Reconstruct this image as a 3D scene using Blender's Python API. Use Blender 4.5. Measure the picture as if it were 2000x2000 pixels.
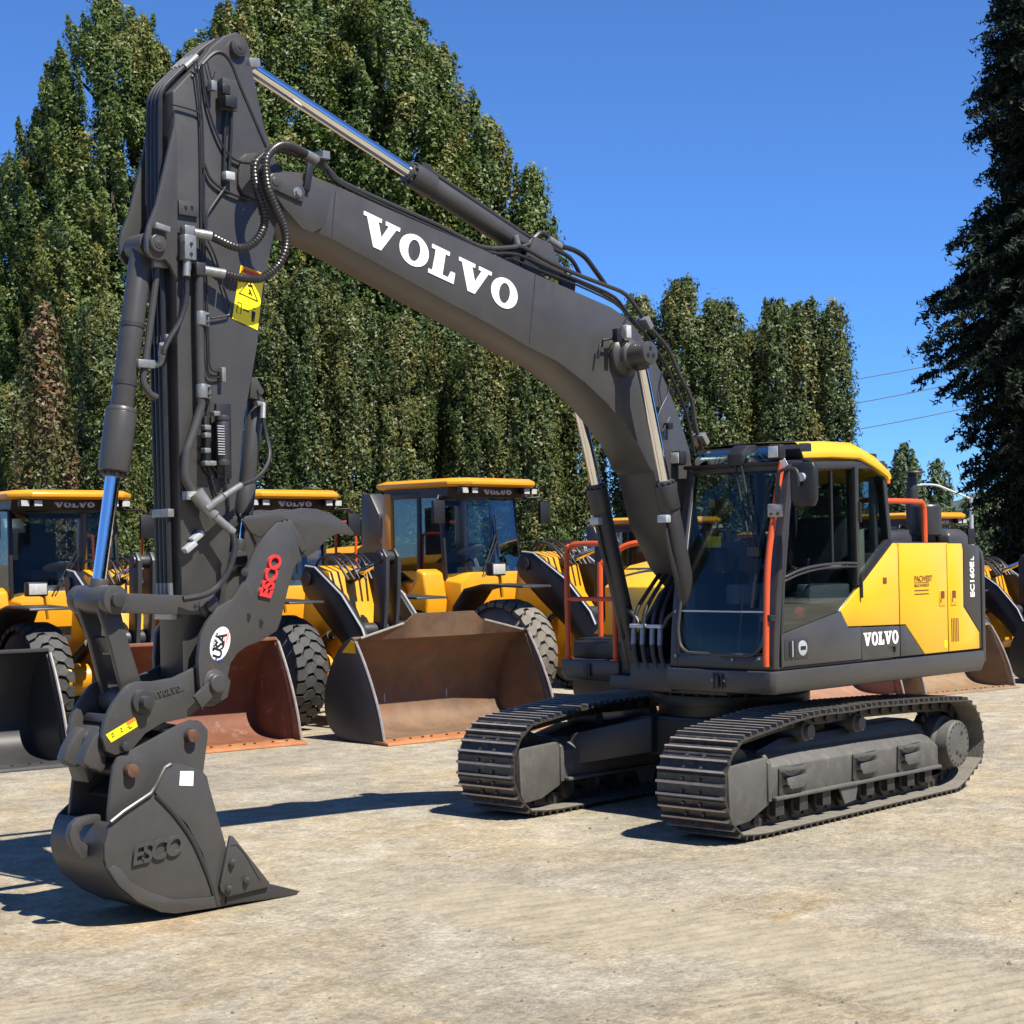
import bpy, bmesh, math, random
import numpy as np
from mathutils import Vector, Matrix
random.seed(7); np.random.seed(7)
R = math.radians
for o in list(bpy.data.objects): bpy.data.objects.remove(o)
S = bpy.context.scene
COL = S.collection
# ------------------------------------------------------------------ camera
F_PX = 3363.5; CAM = Vector((11.6987, 8.705, 2.0959)); YAW, PITCH, ROLL = 3.9055, 0.024, -0.0156
_f = Vector((math.cos(PITCH)*math.cos(YAW), math.cos(PITCH)*math.sin(YAW), math.sin(PITCH)))
_r = Vector((math.sin(YAW), -math.cos(YAW), 0)); _u = _r.cross(_f)
_r, _u = _r*math.cos(ROLL)+_u*math.sin(ROLL), _u*math.cos(ROLL)-_r*math.sin(ROLL)
cd = bpy.data.cameras.new('camera'); cam = bpy.data.objects.new('camera', cd); COL.objects.link(cam)
cd.sensor_width = 36; cd.sensor_fit = 'HORIZONTAL'; cd.lens = F_PX/2000*36; cd.clip_start = .1; cd.clip_end = 5000
cam.matrix_world = Matrix(((_r.x, _u.x, -_f.x, CAM.x), (_r.y, _u.y, -_f.y, CAM.y), (_r.z, _u.z, -_f.z, CAM.z), (0, 0, 0, 1)))
S.camera = cam
S.render.resolution_x = S.render.resolution_y = 1024
# ------------------------------------------------------------------ light
SUN_EL = R(57.5); SUN_AZ = R(92)          # the sun stands over the +Y side, a little behind the cab front
sdir = Vector((math.cos(SUN_EL)*math.cos(SUN_AZ), math.cos(SUN_EL)*math.sin(SUN_AZ), math.sin(SUN_EL)))
sl = bpy.data.lights.new('sun', 'SUN'); sl.energy = 5.0; sl.angle = R(.53); sl.color = (1, .945, .85)
so = bpy.data.objects.new('sun', sl); COL.objects.link(so); so.rotation_euler = (-sdir).to_track_quat('-Z', 'Y').to_euler()
W = bpy.data.worlds.new('World'); S.world = W; W.use_nodes = True
nt = W.node_tree; bg = nt.nodes['Background']; sky = nt.nodes.new('ShaderNodeTexSky'); sky.sky_type = 'NISHITA'
sky.sun_disc = False; sky.sun_elevation = SUN_EL; sky.sun_rotation = R(90)-SUN_AZ
sky.air_density = 5.0; sky.dust_density = 0.0; sky.ozone_density = 6.0; sky.altitude = 15000
hsv = nt.nodes.new('ShaderNodeHueSaturation'); hsv.inputs['Saturation'].default_value = 1.12; hsv.inputs['Hue'].default_value = .507
nt.links.new(sky.outputs[0], hsv.inputs['Color']); nt.links.new(hsv.outputs[0], bg.inputs[0]); bg.inputs[1].default_value = .090
S.view_settings.view_transform = 'Standard'; S.view_settings.look = 'None'; S.view_settings.exposure = 0.95; S.view_settings.gamma = 1
# ------------------------------------------------------------------ helpers
def ray(x, y): return (_f + _r*((x-1000)/F_PX) + _u*((1000-y)/F_PX))
def P(x, y, Y):            # survey point of the photograph on the vertical plane Y of the machine
    v = ray(x, y); t = (Y-CAM.y)/v.y; return CAM + v*t
def XZ(pts, Y): return [(P(x, y, Y).x, P(x, y, Y).z) for x, y in pts]
SW = 0.0373                # the undercarriage stands turned by this under the house
def U(x, y, z): return Vector((x*math.cos(SW)-y*math.sin(SW), x*math.sin(SW)+y*math.cos(SW), z))
def tag(o, label=None, cat=None, group=None, kind=None):
    if label: o['label'] = label
    if cat: o['category'] = cat
    if group: o['group'] = group
    if kind: o['kind'] = kind
    return o
def empty(name, loc=(0, 0, 0), rz=0):
    o = bpy.data.objects.new(name, None); COL.objects.link(o); o.location = loc; o.rotation_euler = (0, 0, rz); o.empty_display_size = .2; return o
class MB:
    def __init__(s, fn=None): s.v = []; s.f = []; s.fn = fn
    def add(s, vs, fs):
        n = len(s.v); s.v += [Vector(v) for v in vs]; s.f += [tuple(i+n for i in f) for f in fs]; return s
    def box(s, c, d, rot=None):
        c = Vector(c); vs = []
        for sx in (-1, 1):
            for sy in (-1, 1):
                for sz in (-1, 1):
                    p = Vector((sx*d[0]/2, sy*d[1]/2, sz*d[2]/2)); vs.append(c+(rot @ p if rot else p))
        return s.add(vs, [(0, 1, 3, 2), (4, 6, 7, 5), (0, 4, 5, 1), (2, 3, 7, 6), (0, 2, 6, 4), (1, 5, 7, 3)])
    def bar(s, a, b, w, h, up=(0, 0, 1)):      # box from a to b, w sideways, h along up
        a = Vector(a); b = Vector(b); d = (b-a); L = d.length; d.normalize(); up = Vector(up)
        x = d.cross(up)
        if x.length < 1e-4: x = d.cross(Vector((0, 1, 0)))
        x.normalize(); u = x.cross(d); m = Matrix((d, x, u)).transposed()
        return s.box((a+b)/2, (L, w, h), m)
    def cyl(s, a, b, r, r2=None, n=20, caps=True):
        a = Vector(a); b = Vector(b); d = (b-a).normalized(); r2 = r if r2 is None else r2
        x = d.cross(Vector((0, 0, 1)) if abs(d.z) < .9 else Vector((1, 0, 0))).normalized(); y = d.cross(x)
        vs = [a+(x*math.cos(t)+y*math.sin(t))*r for t in [2*math.pi*i/n for i in range(n)]]
        vs += [b+(x*math.cos(t)+y*math.sin(t))*r2 for t in [2*math.pi*i/n for i in range(n)]]
        fs = [(i, (i+1) % n, n+(i+1) % n, n+i) for i in range(n)]
        if caps: fs += [tuple(range(n-1, -1, -1)), tuple(range(n, 2*n))]
        return s.add(vs, fs)
    def lathe(s, a, axis, prof, n=32):         # prof: (distance along axis, radius), closed at both ends
        a = Vector(a); d = Vector(axis).normalized(); x = d.cross(Vector((0, 0, 1)) if abs(d.z) < .9 else Vector((1, 0, 0))).normalized(); y = d.cross(x)
        vs = []
        for h, r in prof:
            for i in range(n):
                t = 2*math.pi*i/n; vs.append(a+d*h+(x*math.cos(t)+y*math.sin(t))*max(r, 1e-4))
        fs = []
        for k in range(len(prof)-1):
            for i in range(n): fs.append((k*n+i, k*n+(i+1) % n, (k+1)*n+(i+1) % n, (k+1)*n+i))
        fs += [tuple(range(n-1, -1, -1)), tuple(range((len(prof)-1)*n, len(prof)*n))]
        return s.add(vs, fs)
    def tube(s, pts, r, n=8, smooth=0, rings=0):
        pts = [Vector(p) for p in pts]
        if smooth: pts = catmull(pts, smooth)
        if rings: pts = resample(pts, rings)
        N = len(pts); up = None; vs = []
        for i, p in enumerate(pts):
            d = (pts[min(i+1, N-1)]-pts[max(i-1, 0)])
            d = d.normalized() if d.length > 1e-9 else Vector((0, 0, 1))
            if up is None: up = d.cross(Vector((0.3, 0.9, 0.2))).normalized()
            up = (up-d*up.dot(d)).normalized(); w = d.cross(up)
            rr = r if not rings else r*(1.0 if i % 2 else .84)
            for k in range(n):
                t = 2*math.pi*k/n; vs.append(p+(up*math.cos(t)+w*math.sin(t))*rr)
        fs = []
        for i in range(N-1):
            for k in range(n): fs.append((i*n+k, i*n+(k+1) % n, (i+1)*n+(k+1) % n, (i+1)*n+k))
        fs += [tuple(range(n-1, -1, -1)), tuple(range((N-1)*n, N*n))]
        return s.add(vs, fs)
    def prism(s, poly, y0, y1, mp=None):       # poly of (x,z) swept from y0 to y1
        mp = mp or (lambda x, y, z: (x, y, z)); n = len(poly)
        a = sum(poly[i][0]*poly[(i+1) % n][1]-poly[(i+1) % n][0]*poly[i][1] for i in range(n))
        if a < 0: poly = poly[::-1]
        vs = [mp(x, y0, z) for x, z in poly]+[mp(x, y1, z) for x, z in poly]
        fs = [tuple(range(n)), tuple(range(2*n-1, n-1, -1))]+[(i, n+i, n+(i+1) % n, (i+1) % n) for i in range(n)]
        return s.add(vs, fs)
    def loft(s, secs, closed=True, caps=True): # list of equally long point rings
        n = len(secs[0]); fs = []
        for k in range(len(secs)-1):
            for i in range(n if closed else n-1): fs.append((k*n+i, k*n+(i+1) % n, (k+1)*n+(i+1) % n, (k+1)*n+i))
        if caps: fs += [tuple(range(n-1, -1, -1)), tuple(range((len(secs)-1)*n, len(secs)*n))]
        return s.add([p for q in secs for p in q], fs)
    def mesh(s, bevel=0, seg=2, angle=35):
        vs = [s.fn(v) for v in s.v] if s.fn else s.v
        me = bpy.data.meshes.new('m'); me.from_pydata([tuple(v) for v in vs], [], s.f); me.validate()
        bm = bmesh.new(); bm.from_mesh(me); bmesh.ops.recalc_face_normals(bm, faces=bm.faces)
        if bevel:
            es = [e for e in bm.edges if len(e.link_faces) == 2 and e.calc_face_angle(0) > R(28)]
            try: bmesh.ops.bevel(bm, geom=es, offset=bevel, offset_type='OFFSET', segments=seg, profile=.5, affect='EDGES', clamp_overlap=True)
            except Exception as ex: print('bevel', ex)
        bm.to_mesh(me); bm.free()
        me.polygons.foreach_set('use_smooth', [True]*len(me.polygons)); me.set_sharp_from_angle(angle=R(angle)); return me
    def build(s, name, mat, parent=None, bevel=0, seg=2, angle=35, label=None):
        me = s.mesh(bevel, seg, angle); me.name = name; me.materials.append(mat)
        o = bpy.data.objects.new(name, me); COL.objects.link(o); o.parent = parent
        if label: o['label'] = label
        return o
def catmull(p, k):
    q = [p[0]*2-p[1]]+list(p)+[p[-1]*2-p[-2]]; out = []
    for i in range(1, len(q)-2):
        for j in range(k):
            t = j/k; a, b, c, d = q[i-1], q[i], q[i+1], q[i+2]
            out.append(.5*((2*b)+(c-a)*t+(2*a-5*b+4*c-d)*t*t+(3*b-a-3*c+d)*t**3))
    return out+[p[-1]]
def resample(p, step):
    out = [p[0]]; acc = 0
    for i in range(len(p)-1):
        a, b = p[i], p[i+1]; L = (b-a).length; pos = step-acc
        while pos <= L: out.append(a+(b-a)*(pos/L)); pos += step
        acc = (acc+L) % step
    return out
def obj(name, me, parent=None, loc=None):
    o = bpy.data.objects.new(name, me); COL.objects.link(o); o.parent = parent
    if loc: o.location = loc
    return o
def copy_tree(o, parent=None):
    c = o.copy(); COL.objects.link(c); c.parent = parent
    for ch in list(o.children): copy_tree(ch, c)
    return c
def split_tree(root):
    """Pieces of one mesh that do not touch become parts of their own."""
    for o in [root]+list(root.children_recursive):
        if o.type != 'MESH' or o.data.users > 1: continue
        me = o.data; n = len(me.vertices)
        if n > 6000 or n < 12: continue
        lab = list(range(n))
        def find(a):
            while lab[a] != a: lab[a] = lab[lab[a]]; a = lab[a]
            return a
        for e in me.edges:
            a, b = find(e.vertices[0]), find(e.vertices[1])
            if a != b: lab[a] = b
        isl = {}
        for v in me.vertices: isl.setdefault(find(v.index), []).append(v.index)
        if len(isl) < 2: continue
        boxes = []
        for k, ids in isl.items():
            c = np.array([me.vertices[i].co for i in ids]); boxes.append([c.min(0)-.004, c.max(0)+.004, [k]])
        ch = True
        while ch:
            ch = False
            for i in range(len(boxes)):
                for j in range(i+1, len(boxes)):
                    if np.all(boxes[i][0] < boxes[j][1]) and np.all(boxes[j][0] < boxes[i][1]):
                        boxes[i] = [np.minimum(boxes[i][0], boxes[j][0]), np.maximum(boxes[i][1], boxes[j][1]), boxes[i][2]+boxes[j][2]]; boxes.pop(j); ch = True; break
                if ch: break
        if len(boxes) < 2: continue
        if len(boxes) > 14: o['kind'] = 'stuff'; continue
        for gi, b in enumerate(boxes[1:]):
            keep = set(b[2]); cp = me.copy(); bm = bmesh.new(); bm.from_mesh(cp); bm.verts.ensure_lookup_table()
            bmesh.ops.delete(bm, geom=[v for v in bm.verts if find(v.index) not in keep], context='VERTS'); bm.to_mesh(cp); bm.free()
            c = obj(o.name.split('.')[0], cp, o.parent); c.matrix_basis = o.matrix_basis
        keep = set(boxes[0][2]); bm = bmesh.new(); bm.from_mesh(me); bm.verts.ensure_lookup_table()
        bmesh.ops.delete(bm, geom=[v for v in bm.verts if find(v.index) not in keep], context='VERTS'); bm.to_mesh(me); bm.free()
# ------------------------------------------------------------------ materials
def mat(name, col, rough=.5, metal=0, noise=None, bump=0, bscale=40, dust=None, coat=0, spec=.5):
    m = bpy.data.materials.new(name); m.use_nodes = True; t = m.node_tree; b = t.nodes['Principled BSDF']; L = t.links.new
    b.inputs['Base Color'].default_value = (*col, 1); b.inputs['Roughness'].default_value = rough; b.inputs['Metallic'].default_value = metal
    b.inputs['Coat Weight'].default_value = coat; b.inputs['Coat Roughness'].default_value = .15; b.inputs['Specular IOR Level'].default_value = spec
    tc = t.nodes.new('ShaderNodeTexCoord'); out = None
    if noise:          # (scale, darker factor, lighter factor)
        n = t.nodes.new('ShaderNodeTexNoise'); n.inputs['Scale'].default_value = noise[0]; n.inputs['Detail'].default_value = 6; n.inputs['Roughness'].default_value = .65
        L(tc.outputs['Object'], n.inputs['Vector']); r = t.nodes.new('ShaderNodeValToRGB'); L(n.outputs[0], r.inputs[0])
        r.color_ramp.elements[0].position = .3; r.color_ramp.elements[1].position = .72
        r.color_ramp.elements[0].color = (*[c*noise[1] for c in col], 1); r.color_ramp.elements[1].color = (*[c*noise[2] for c in col], 1); out = r.outputs[0]
        rr = t.nodes.new('ShaderNodeMapRange'); L(n.outputs[0], rr.inputs[0]); rr.inputs[3].default_value = max(rough-.08, .02); rr.inputs[4].default_value = min(rough+.1, 1); L(rr.outputs[0], b.inputs['Roughness'])
    if dust:           # (colour, low threshold, high threshold, scale): blotches of settled dust or rust
        n2 = t.nodes.new('ShaderNodeTexNoise'); n2.inputs['Scale'].default_value = dust[3]; n2.inputs['Detail'].default_value = 9; n2.inputs['Roughness'].default_value = .7
        L(tc.outputs['Object'], n2.inputs['Vector']); mr = t.nodes.new('ShaderNodeMapRange'); mr.inputs[1].default_value = dust[1]; mr.inputs[2].default_value = dust[2]; L(n2.outputs[0], mr.inputs[0])
        mx = t.nodes.new('ShaderNodeMix'); mx.data_type = 'RGBA'; L(mr.outputs[0], mx.inputs[0]); mx.inputs[7].default_value = (*dust[0], 1)
        if out: L(out, mx.inputs[6])
        else: mx.inputs[6].default_value = (*col, 1)
        out = mx.outputs[2]
    if out: L(out, b.inputs['Base Color'])
    if bump:
        n3 = t.nodes.new('ShaderNodeTexNoise'); n3.inputs['Scale'].default_value = bscale; n3.inputs['Detail'].default_value = 5; L(tc.outputs['Object'], n3.inputs['Vector'])
        bp = t.nodes.new('ShaderNodeBump'); bp.inputs['Strength'].default_value = bump; bp.inputs['Distance'].default_value = .01; L(n3.outputs[0], bp.inputs['Height']); L(bp.outputs[0], b.inputs['Normal'])
    return m
def glass_mat(name, tint, refl=.5):
    m = bpy.data.materials.new(name); m.use_nodes = True; t = m.node_tree; t.nodes.clear(); L = t.links.new
    o = t.nodes.new('ShaderNodeOutputMaterial'); tr = t.nodes.new('ShaderNodeBsdfTransparent'); tr.inputs[0].default_value = (*tint, 1)
    g = t.nodes.new('ShaderNodeBsdfGlossy'); g.inputs['Roughness'].default_value = .015; g.inputs[0].default_value = (1, 1, 1, 1)
    fr = t.nodes.new('ShaderNodeFresnel'); fr.inputs[0].default_value = 1.5; ml = t.nodes.new('ShaderNodeMath'); ml.operation = 'MULTIPLY'; ml.inputs[1].default_value = refl*2
    L(fr.outputs[0], ml.inputs[0]); mx = t.nodes.new('ShaderNodeMixShader'); L(ml.outputs[0], mx.inputs[0]); L(tr.outputs[0], mx.inputs[1]); L(g.outputs[0], mx.inputs[2]); L(mx.outputs[0], o.inputs[0]); return m
M = dict(
    grey=mat('grey_paint', (0.0500, 0.0482, 0.0462), .36, noise=(3.5, .86, 1.10), dust=((0.0825, 0.0759, 0.0660), .60, .85, 6), bump=.05, bscale=90, spec=.45),
    dgrey=mat('dark_grey_paint', (0.0302, 0.0295, 0.0302), .42, noise=(5, .9, 1.1)),
    black=mat('black_plastic', (0.0112, 0.0112, 0.0120), .45, noise=(8, .85, 1.2)),
    dusty=mat('dusty_grey_paint', (0.0775, 0.0750, 0.0694), .62, noise=(6, .85, 1.1), dust=((0.1240, 0.1159, 0.0961), .50, .78, 9), bump=.08),
    yellow=mat('yellow_paint', (0.690, 0.405, 0.013), .33, noise=(2, .97, 1.03), coat=.25),
    lyellow=mat('loader_yellow_paint', (0.620, 0.275, 0.009), .34, noise=(2.5, .93, 1.04), dust=((0.3240, 0.1944, 0.0432), .62, .85, 5), coat=.2),
    red=mat('orange_red_paint', (0.5460, 0.0780, 0.0172), .4, noise=(6, .93, 1.05)),
    chrome=mat('chrome', (.80, .80, .82), .07, 1),
    zinc=mat('zinc_plated_steel', (0.2592, 0.2664, 0.2628), .40, .55, noise=(30, .8, 1.1)),
    hose=mat('rubber_hose', (.016, .016, .017), .42, noise=(20, .8, 1.3)),
    corr=mat('corrugated_hose', (0.0440, 0.0416, 0.0400), .32, .55, noise=(20, .8, 1.3)),
    steel=mat('worn_track_steel', (0.0612, 0.0540, 0.0475), .45, .35, noise=(14, .7, 1.3), dust=((0.1440, 0.1260, 0.1008), .50, .74, 11), bump=.15),
    chain=mat('dark_chain_steel', (0.0400, 0.0368, 0.0336), .5, .3, noise=(14, .7, 1.3), dust=((0.1280, 0.1120, 0.0880), .55, .8, 12)),
    rust=mat('rusty_steel', (0.150, 0.090, 0.052), .7, .15, noise=(2.2, .62, 1.35), dust=((0.2160, 0.0864, 0.0360), .52, .74, 3.5), bump=.25, bscale=30),
    rustred=mat('red_rusty_steel', (0.1584, 0.0561, 0.0277), .72, .1, noise=(3, .7, 1.3), dust=((0.2640, 0.1716, 0.0990), .56, .72, 4), bump=.25, bscale=30),
    rustpink=mat('pale_rusty_steel', (0.2592, 0.1368, 0.0936), .72, .1, noise=(3, .8, 1.2), bump=.2),
    rusttan=mat('tan_rusty_steel', (0.2160, 0.1440, 0.0828), .7, .1, noise=(2.5, .75, 1.25), dust=((0.2880, 0.1224, 0.0360), .5, .7, 3), bump=.2),
    rustedge=mat('orange_rust_edge', (0.3600, 0.1368, 0.0468), .7, .1, noise=(3, .75, 1.2), dust=((0.3600, 0.2736, 0.1584), .55, .75, 6), bump=.2),
    pinrust=mat('rusty_pin', (0.105, 0.050, 0.028), .7, .2, noise=(25, .6, 1.3)),
    bright=mat('worn_and_sunlit_edge', (0.3850, 0.3360, 0.2940), .4, .5, noise=(15, .8, 1.15)),
    caked=mat('caked_dust', (.165, .150, .120), .85, noise=(9, .7, 1.15), bump=.3),
    white=mat('white_decal', (.82, .82, .80), .4, noise=(10, .97, 1.02)),
    offwhite=mat('pale_print', (.55, .55, .53), .5),
    sticker=mat('yellow_sticker', (.90, .74, .01), .4), redprint=mat('red_print', (.55, .03, .03), .45), orange=mat('orange_print', (.75, .2, .01), .45), blueprint=mat('blue_print', (.03, .05, .30), .45), brownprint=mat('brown_print', (.16, .045, .02), .5),
    tyre=mat('tyre_rubber', (0.0432, 0.0425, 0.0403), .7, noise=(4, .8, 1.2), dust=((0.1224, 0.1116, 0.0900), .55, .85, 5), bump=.1),
    dtyre=mat('dusty_tyre_rubber', (0.1496, 0.1326, 0.1054), .8, noise=(5, .75, 1.2), bump=.1),
    lens=mat('lamp_lens', (.62, .60, .55), .2, .3, noise=(60, .7, 1.2)), amber=mat('amber_lens', (.75, .17, .01), .25),
    seat=mat('seat_fabric', (.05, .055, .06), .8, noise=(20, .8, 1.2)), trim=mat('grey_cab_trim', (.20, .21, .22), .6, noise=(8, .9, 1.1)), tan=mat('dusty_floor_mat', (.23, .18, .12), .8, noise=(9, .7, 1.2)), card=mat('pale_card', (.6, .58, .4), .6),
    glass=glass_mat('tinted_glass', (.66, .72, .73), .17), roofglass=glass_mat('roof_glass', (.38, .55, .55), .6), lglass=glass_mat('loader_glass', (.70, .76, .78), .12),
    galv=mat('galvanised_pole', (.45, .47, .48), .5, .4), wire=mat('cable', (.05, .055, .06), .6),
)
# ------------------------------------------------------------------ lettering
def flat_curve(name, loops, mat_, parent, org, xd, yd, ext=.002, bold=0):
    cu = bpy.data.curves.new(name, 'CURVE'); cu.dimensions = '2D'; cu.fill_mode = 'BOTH'; cu.extrude = ext; cu.offset = bold
    for lp in loops:
        sp = cu.splines.new('POLY'); sp.points.add(len(lp)-1); sp.use_cyclic_u = True
        for i, (x, y) in enumerate(lp): sp.points[i].co = (x, y, 0, 1)
    return _curve_mesh(name, cu, mat_, parent, org, xd, yd)
def _curve_mesh(name, cu, mat_, parent, org, xd, yd):
    o = bpy.data.objects.new('tmp', cu); COL.objects.link(o); dg = bpy.context.evaluated_depsgraph_get()
    me = bpy.data.meshes.new_from_object(o.evaluated_get(dg)); bpy.data.objects.remove(o); bpy.data.curves.remove(cu)
    xd = Vector(xd).normalized(); yd = Vector(yd); yd = (yd-xd*yd.dot(xd)).normalized(); zd = xd.cross(yd); g = Vector(org)
    me.transform(Matrix(((xd.x, yd.x, zd.x, g.x), (xd.y, yd.y, zd.y, g.y), (xd.z, yd.z, zd.z, g.z), (0, 0, 0, 1))))
    me.materials.clear(); me.materials.append(mat_); me.name = name; return obj(name, me, parent)
def text(name, s, size, mat_, parent, org, xd, yd, ext=.0015, bold=.012, shear=0, align='LEFT', space=1.0, wscale=1.0):
    cu = bpy.data.curves.new(name, 'FONT'); cu.body = s; cu.size = size; cu.extrude = ext; cu.offset = bold*size; cu.shear = shear; cu.align_x = align; cu.space_character = space; cu.resolution_u = 4
    return _curve_mesh(name, cu, mat_, parent, org, Vector(xd), yd)
def ell(cx, cy, rx, ry, n=28): return [(cx+rx*math.cos(2*math.pi*i/n), cy+ry*math.sin(2*math.pi*i/n)) for i in range(n)]
LV = [[(0, 1), (.52, 1), (.52, .87), (.43, .87), (.585, .40), (.73, .87), (.64, .87), (.64, 1), (1.06, 1), (1.06, .87), (.96, .87), (.63, 0), (.40, 0), (.10, .87), (0, .87)]]
LO = [ell(.44, .5, .44, .525), ell(.44, .5, .18, .36)]
LL = [[(0, 0), (.80, 0), (.80, .38), (.67, .38), (.61, .14), (.43, .14), (.43, .86), (.55, .86), (.55, 1), (0, 1), (0, .86), (.12, .86), (.12, .14), (0, .14)]]
def volvo(mat_, parent, org, xd, yd, h, total, ext=.002, name='lettering'):
    loops = []; x = 0
    for g, w in ((LV, 1.06), (LO, .88), (LL, .80), (LV, 1.06), (LO, .88)):
        loops += [[(a+x, b) for a, b in lp] for lp in g]; x += w+.05
    x -= .05; k = total/x
    return flat_curve(name, [[(a*k, b*h) for a, b in lp] for lp in loops], mat_, parent, org, xd, yd, ext)
# ================================================================== EXCAVATOR
EX = empty('excavator'); tag(EX, 'large tracked excavator with grey boom and arm, yellow side panels and glazed cab', 'excavator')
G, D, K = M['grey'], M['dgrey'], M['black']
def V3(x, y, z): return Vector((x, y, z))
def xz(pt, y): return Vector((pt[0], y, pt[1]))
# ---------------------------------------------------------------- undercarriage
SH_W = .60
shoe = MB()
shoe.box((0, 0, 0), (.168, SH_W, .011))
for gx, hh in ((-.058, .036), (.030, .036)):
    shoe.loft([[V3(gx-.014, -SH_W/2+.002, .005), V3(gx+.014, -SH_W/2+.002, .005), V3(gx+.008, -SH_W/2+.006, hh), V3(gx-.008, -SH_W/2+.006, hh)],
               [V3(gx-.014, SH_W/2-.002, .005), V3(gx+.014, SH_W/2-.002, .005), V3(gx+.008, SH_W/2-.006, hh), V3(gx-.008, SH_W/2-.006, hh)]])
shoe.box((.083, 0, .006), (.016, SH_W-.01, .012))
for bx in (-.030, .060):
    for by in (-.075, .075): shoe.cyl((bx, by, .005), (bx, by, .022), .014, n=6)
shoe_me = shoe.mesh(); shoe_me.name = 'track_shoe'; shoe_me.materials.append(M['steel']); shoe_me.materials.append(M['bright']); shoe_me.materials.append(M['caked'])
for f_ in shoe_me.polygons:
    if f_.center.z > .030 and f_.normal.z > .6: f_.material_index = 1  # grouser crests: polished wear plus sunlight painted in as a brighter colour
    elif f_.normal.z < -.6: f_.material_index = 2
slot = MB()
for by in (-.035, .035): slot.box((.05, by*1.1, .0068), (.032, .045, .004))
slot_me = slot.mesh(); slot_me.materials.append(K)
def track_path():
    pts = []
    for i in range(17):                                   # idler, from underneath forward and up
        a = R(-66+i*(66+96)/16); pts.append((1.605+.362*math.cos(a), .395+.362*math.sin(a)))
    for x, z in ((1.2, .795), (.95, .822), (.64, .834), (.25, .824), (-.12, .832), (-.55, .816), (-1.05, .80), (-1.35, .785)): pts.append((x, z))
    for i in range(17):
        a = R(82+i*(270-66-82)/16); pts.append((-1.605+.376*math.cos(a), .40+.376*math.sin(a)))
    for x in (-1.55, -1.3, -1.0, -.5, 0, .5, 1.0, 1.3, 1.5): pts.append((x, .037))
    return [Vector((x, 0, z)) for x, z in pts]
TP = track_path(); TP.append(TP[0])
def along(pts, n):
    seg = [(pts[i+1]-pts[i]).length for i in range(len(pts)-1)]; T = sum(seg); out = []
    for k in range(n):
        s = T*k/n; i = 0
        while s > seg[i]: s -= seg[i]; i += 1
        out.append((pts[i]+(pts[i+1]-pts[i])*(s/seg[i]), k))
    return out, T
def path_at(s):
    s %= TL; i = 0
    while s > TSEG[i]: s -= TSEG[i]; i += 1
    return TP[i]+(TP[i+1]-TP[i])*(s/TSEG[i])
TSEG = [(TP[i+1]-TP[i]).length for i in range(len(TP)-1)]; TL = sum(TSEG); NSH = round(TL/.1715)
UR = Matrix.Rotation(SW, 4, 'Z')
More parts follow.
